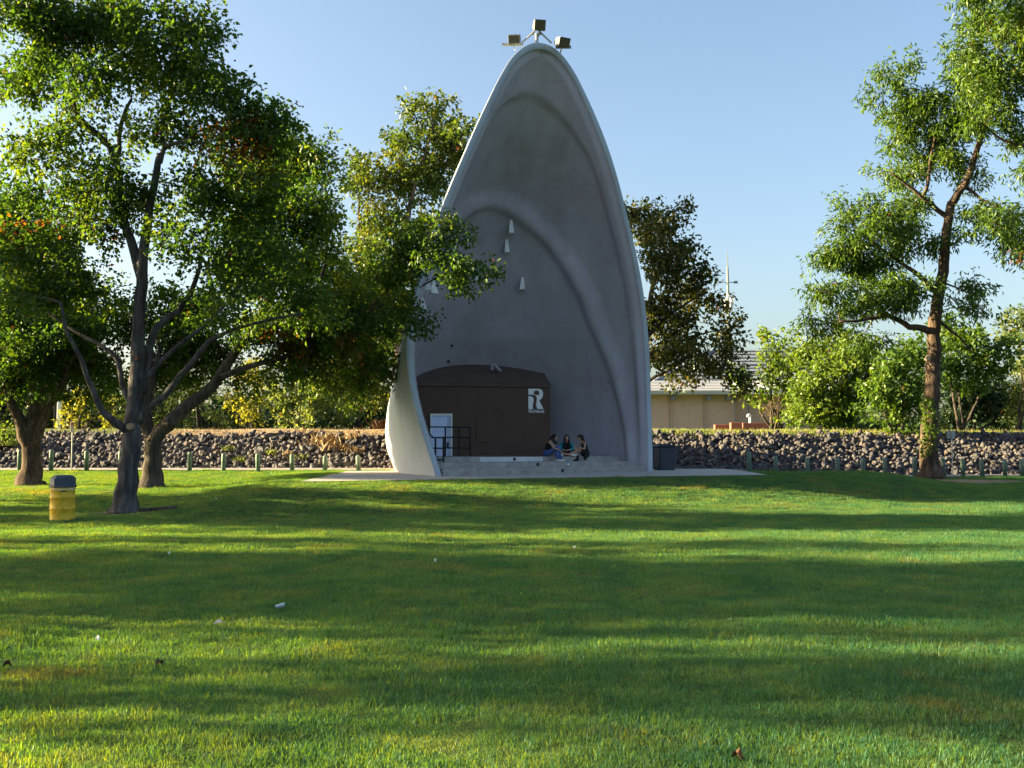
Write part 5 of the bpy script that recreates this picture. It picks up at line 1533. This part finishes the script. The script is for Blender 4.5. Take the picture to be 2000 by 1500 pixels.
# right woman, black dress and boots, facing left
o3 = frame(1142, 1.74)
T = lambda x, y, z: o3 + np.array([x, y, STAGE + z])
p3 = empty('person', T(0, 0, 0), 'woman in black dress and dark boots sitting on stage edge facing left', 'person', GP)
hb, hw, hM = head(T(-.17, -.08, .735), (-.86, -.22, -.34))
kL, kR = T(-.37, -.24, .31), T(-.42, -.04, .33)
fL, fR = T(-.30, -.38, -.10), T(-.47, -.22, -.10)
wL, wR = T(-.38, -.28, .33), T(-.50, -.02, .36)
figure('body', [[(T(.02, 0, .12), .125), (T(.02, -.02, .29), .10), (T(-.01, -.03, .46), .11), (T(-.05, -.04, .56), .06), (T(-.12, -.06, .65), .046)],
                [(T(.0, -.08, .11), .09), (kL, .058)], [(T(0, .07, .11), .09), (kR, .058)], [(kL, .054), (T(-.33, -.32, .10), .050), (fL, .036)], [(kR, .054), (T(-.43, -.14, .10), .050), (fR, .036)],
                [(T(-.03, -.04, .5), .08), (T(.01, -.18, .52), .048), (T(-.02, -.28, .30), .036), (wL, .025)], [(T(-.03, -.04, .5), .08), (T(-.06, .11, .52), .048), (T(-.28, .06, .40), .036), (wR, .025)]]
       + hand(wL, (-.9, .2, -.3), (0, 0, 1)) + hand(wR, (-.9, -.2, -.35), (0, 0, 1)), hb, MAT['skin'], p3, .009)
face_marks(hw, hM, p3)
figure('dress', [[(T(-.01, -.03, .47), .116), (T(.02, -.02, .29), .118), (T(.04, -.01, .12), .165), (T(.03, -.02, .07), .17)], [(T(0, -.08, .12), .11), (T(-.15, -.14, .19), .088)], [(T(0, .07, .12), .11), (T(-.16, .03, .20), .088)], [(T(.06, -.12, .07), .10), (T(.02, -.26, -.03), .075), (T(.01, -.28, -.10), .05)]], [], MAT['blk'], p3)
for f_ in (fL, fR):
    figure('boot', [[(f_ + np.array([.0, .02, .11]), .052), (f_ + np.array([.01, .01, -.02]), .050), (f_ + np.array([-.08, -.05, -.040]), .044), (f_ + np.array([-.15, -.09, -.048]), .034)]], [], MAT['blk'], p3)
figure('hair', [[(hw(0, -.07, .01), .085), (T(-.05, -.03, .62), .065), (T(-.01, -.08, .50), .045), (T(.0, -.10, .42), .03)], [(hw(.0, .075, .075), .034), (hw(.0, .095, .045), .026)], [(hw(-.075, -.01, .02), .040), (hw(-.08, -.02, -.09), .036)]],
       [(hw(0, -.022, .034), (.086, .097, .098), hM)], MAT['hair'], p3)
# bottle on the middle step
x = on_step(1102.5, .85); q = ORG + LAT * x + BK * .62; q[2] = 1.045
bt = empty('drink_bottle', q, 'blue and white drink bottle standing on the lowest step', 'bottle')
Geo().lathe(q, [(.035, 0), (.037, .02), (.037, .16), (.018, .21), (.018, .235)], 14).obj('bottle_body', MAT['can_blue'], bt, True)
Geo().lathe(q, [(.038, .06), (.039, .065), (.039, .125), (.038, .13)], 14).obj('bottle_label', MAT['farwhite'], bt, True)
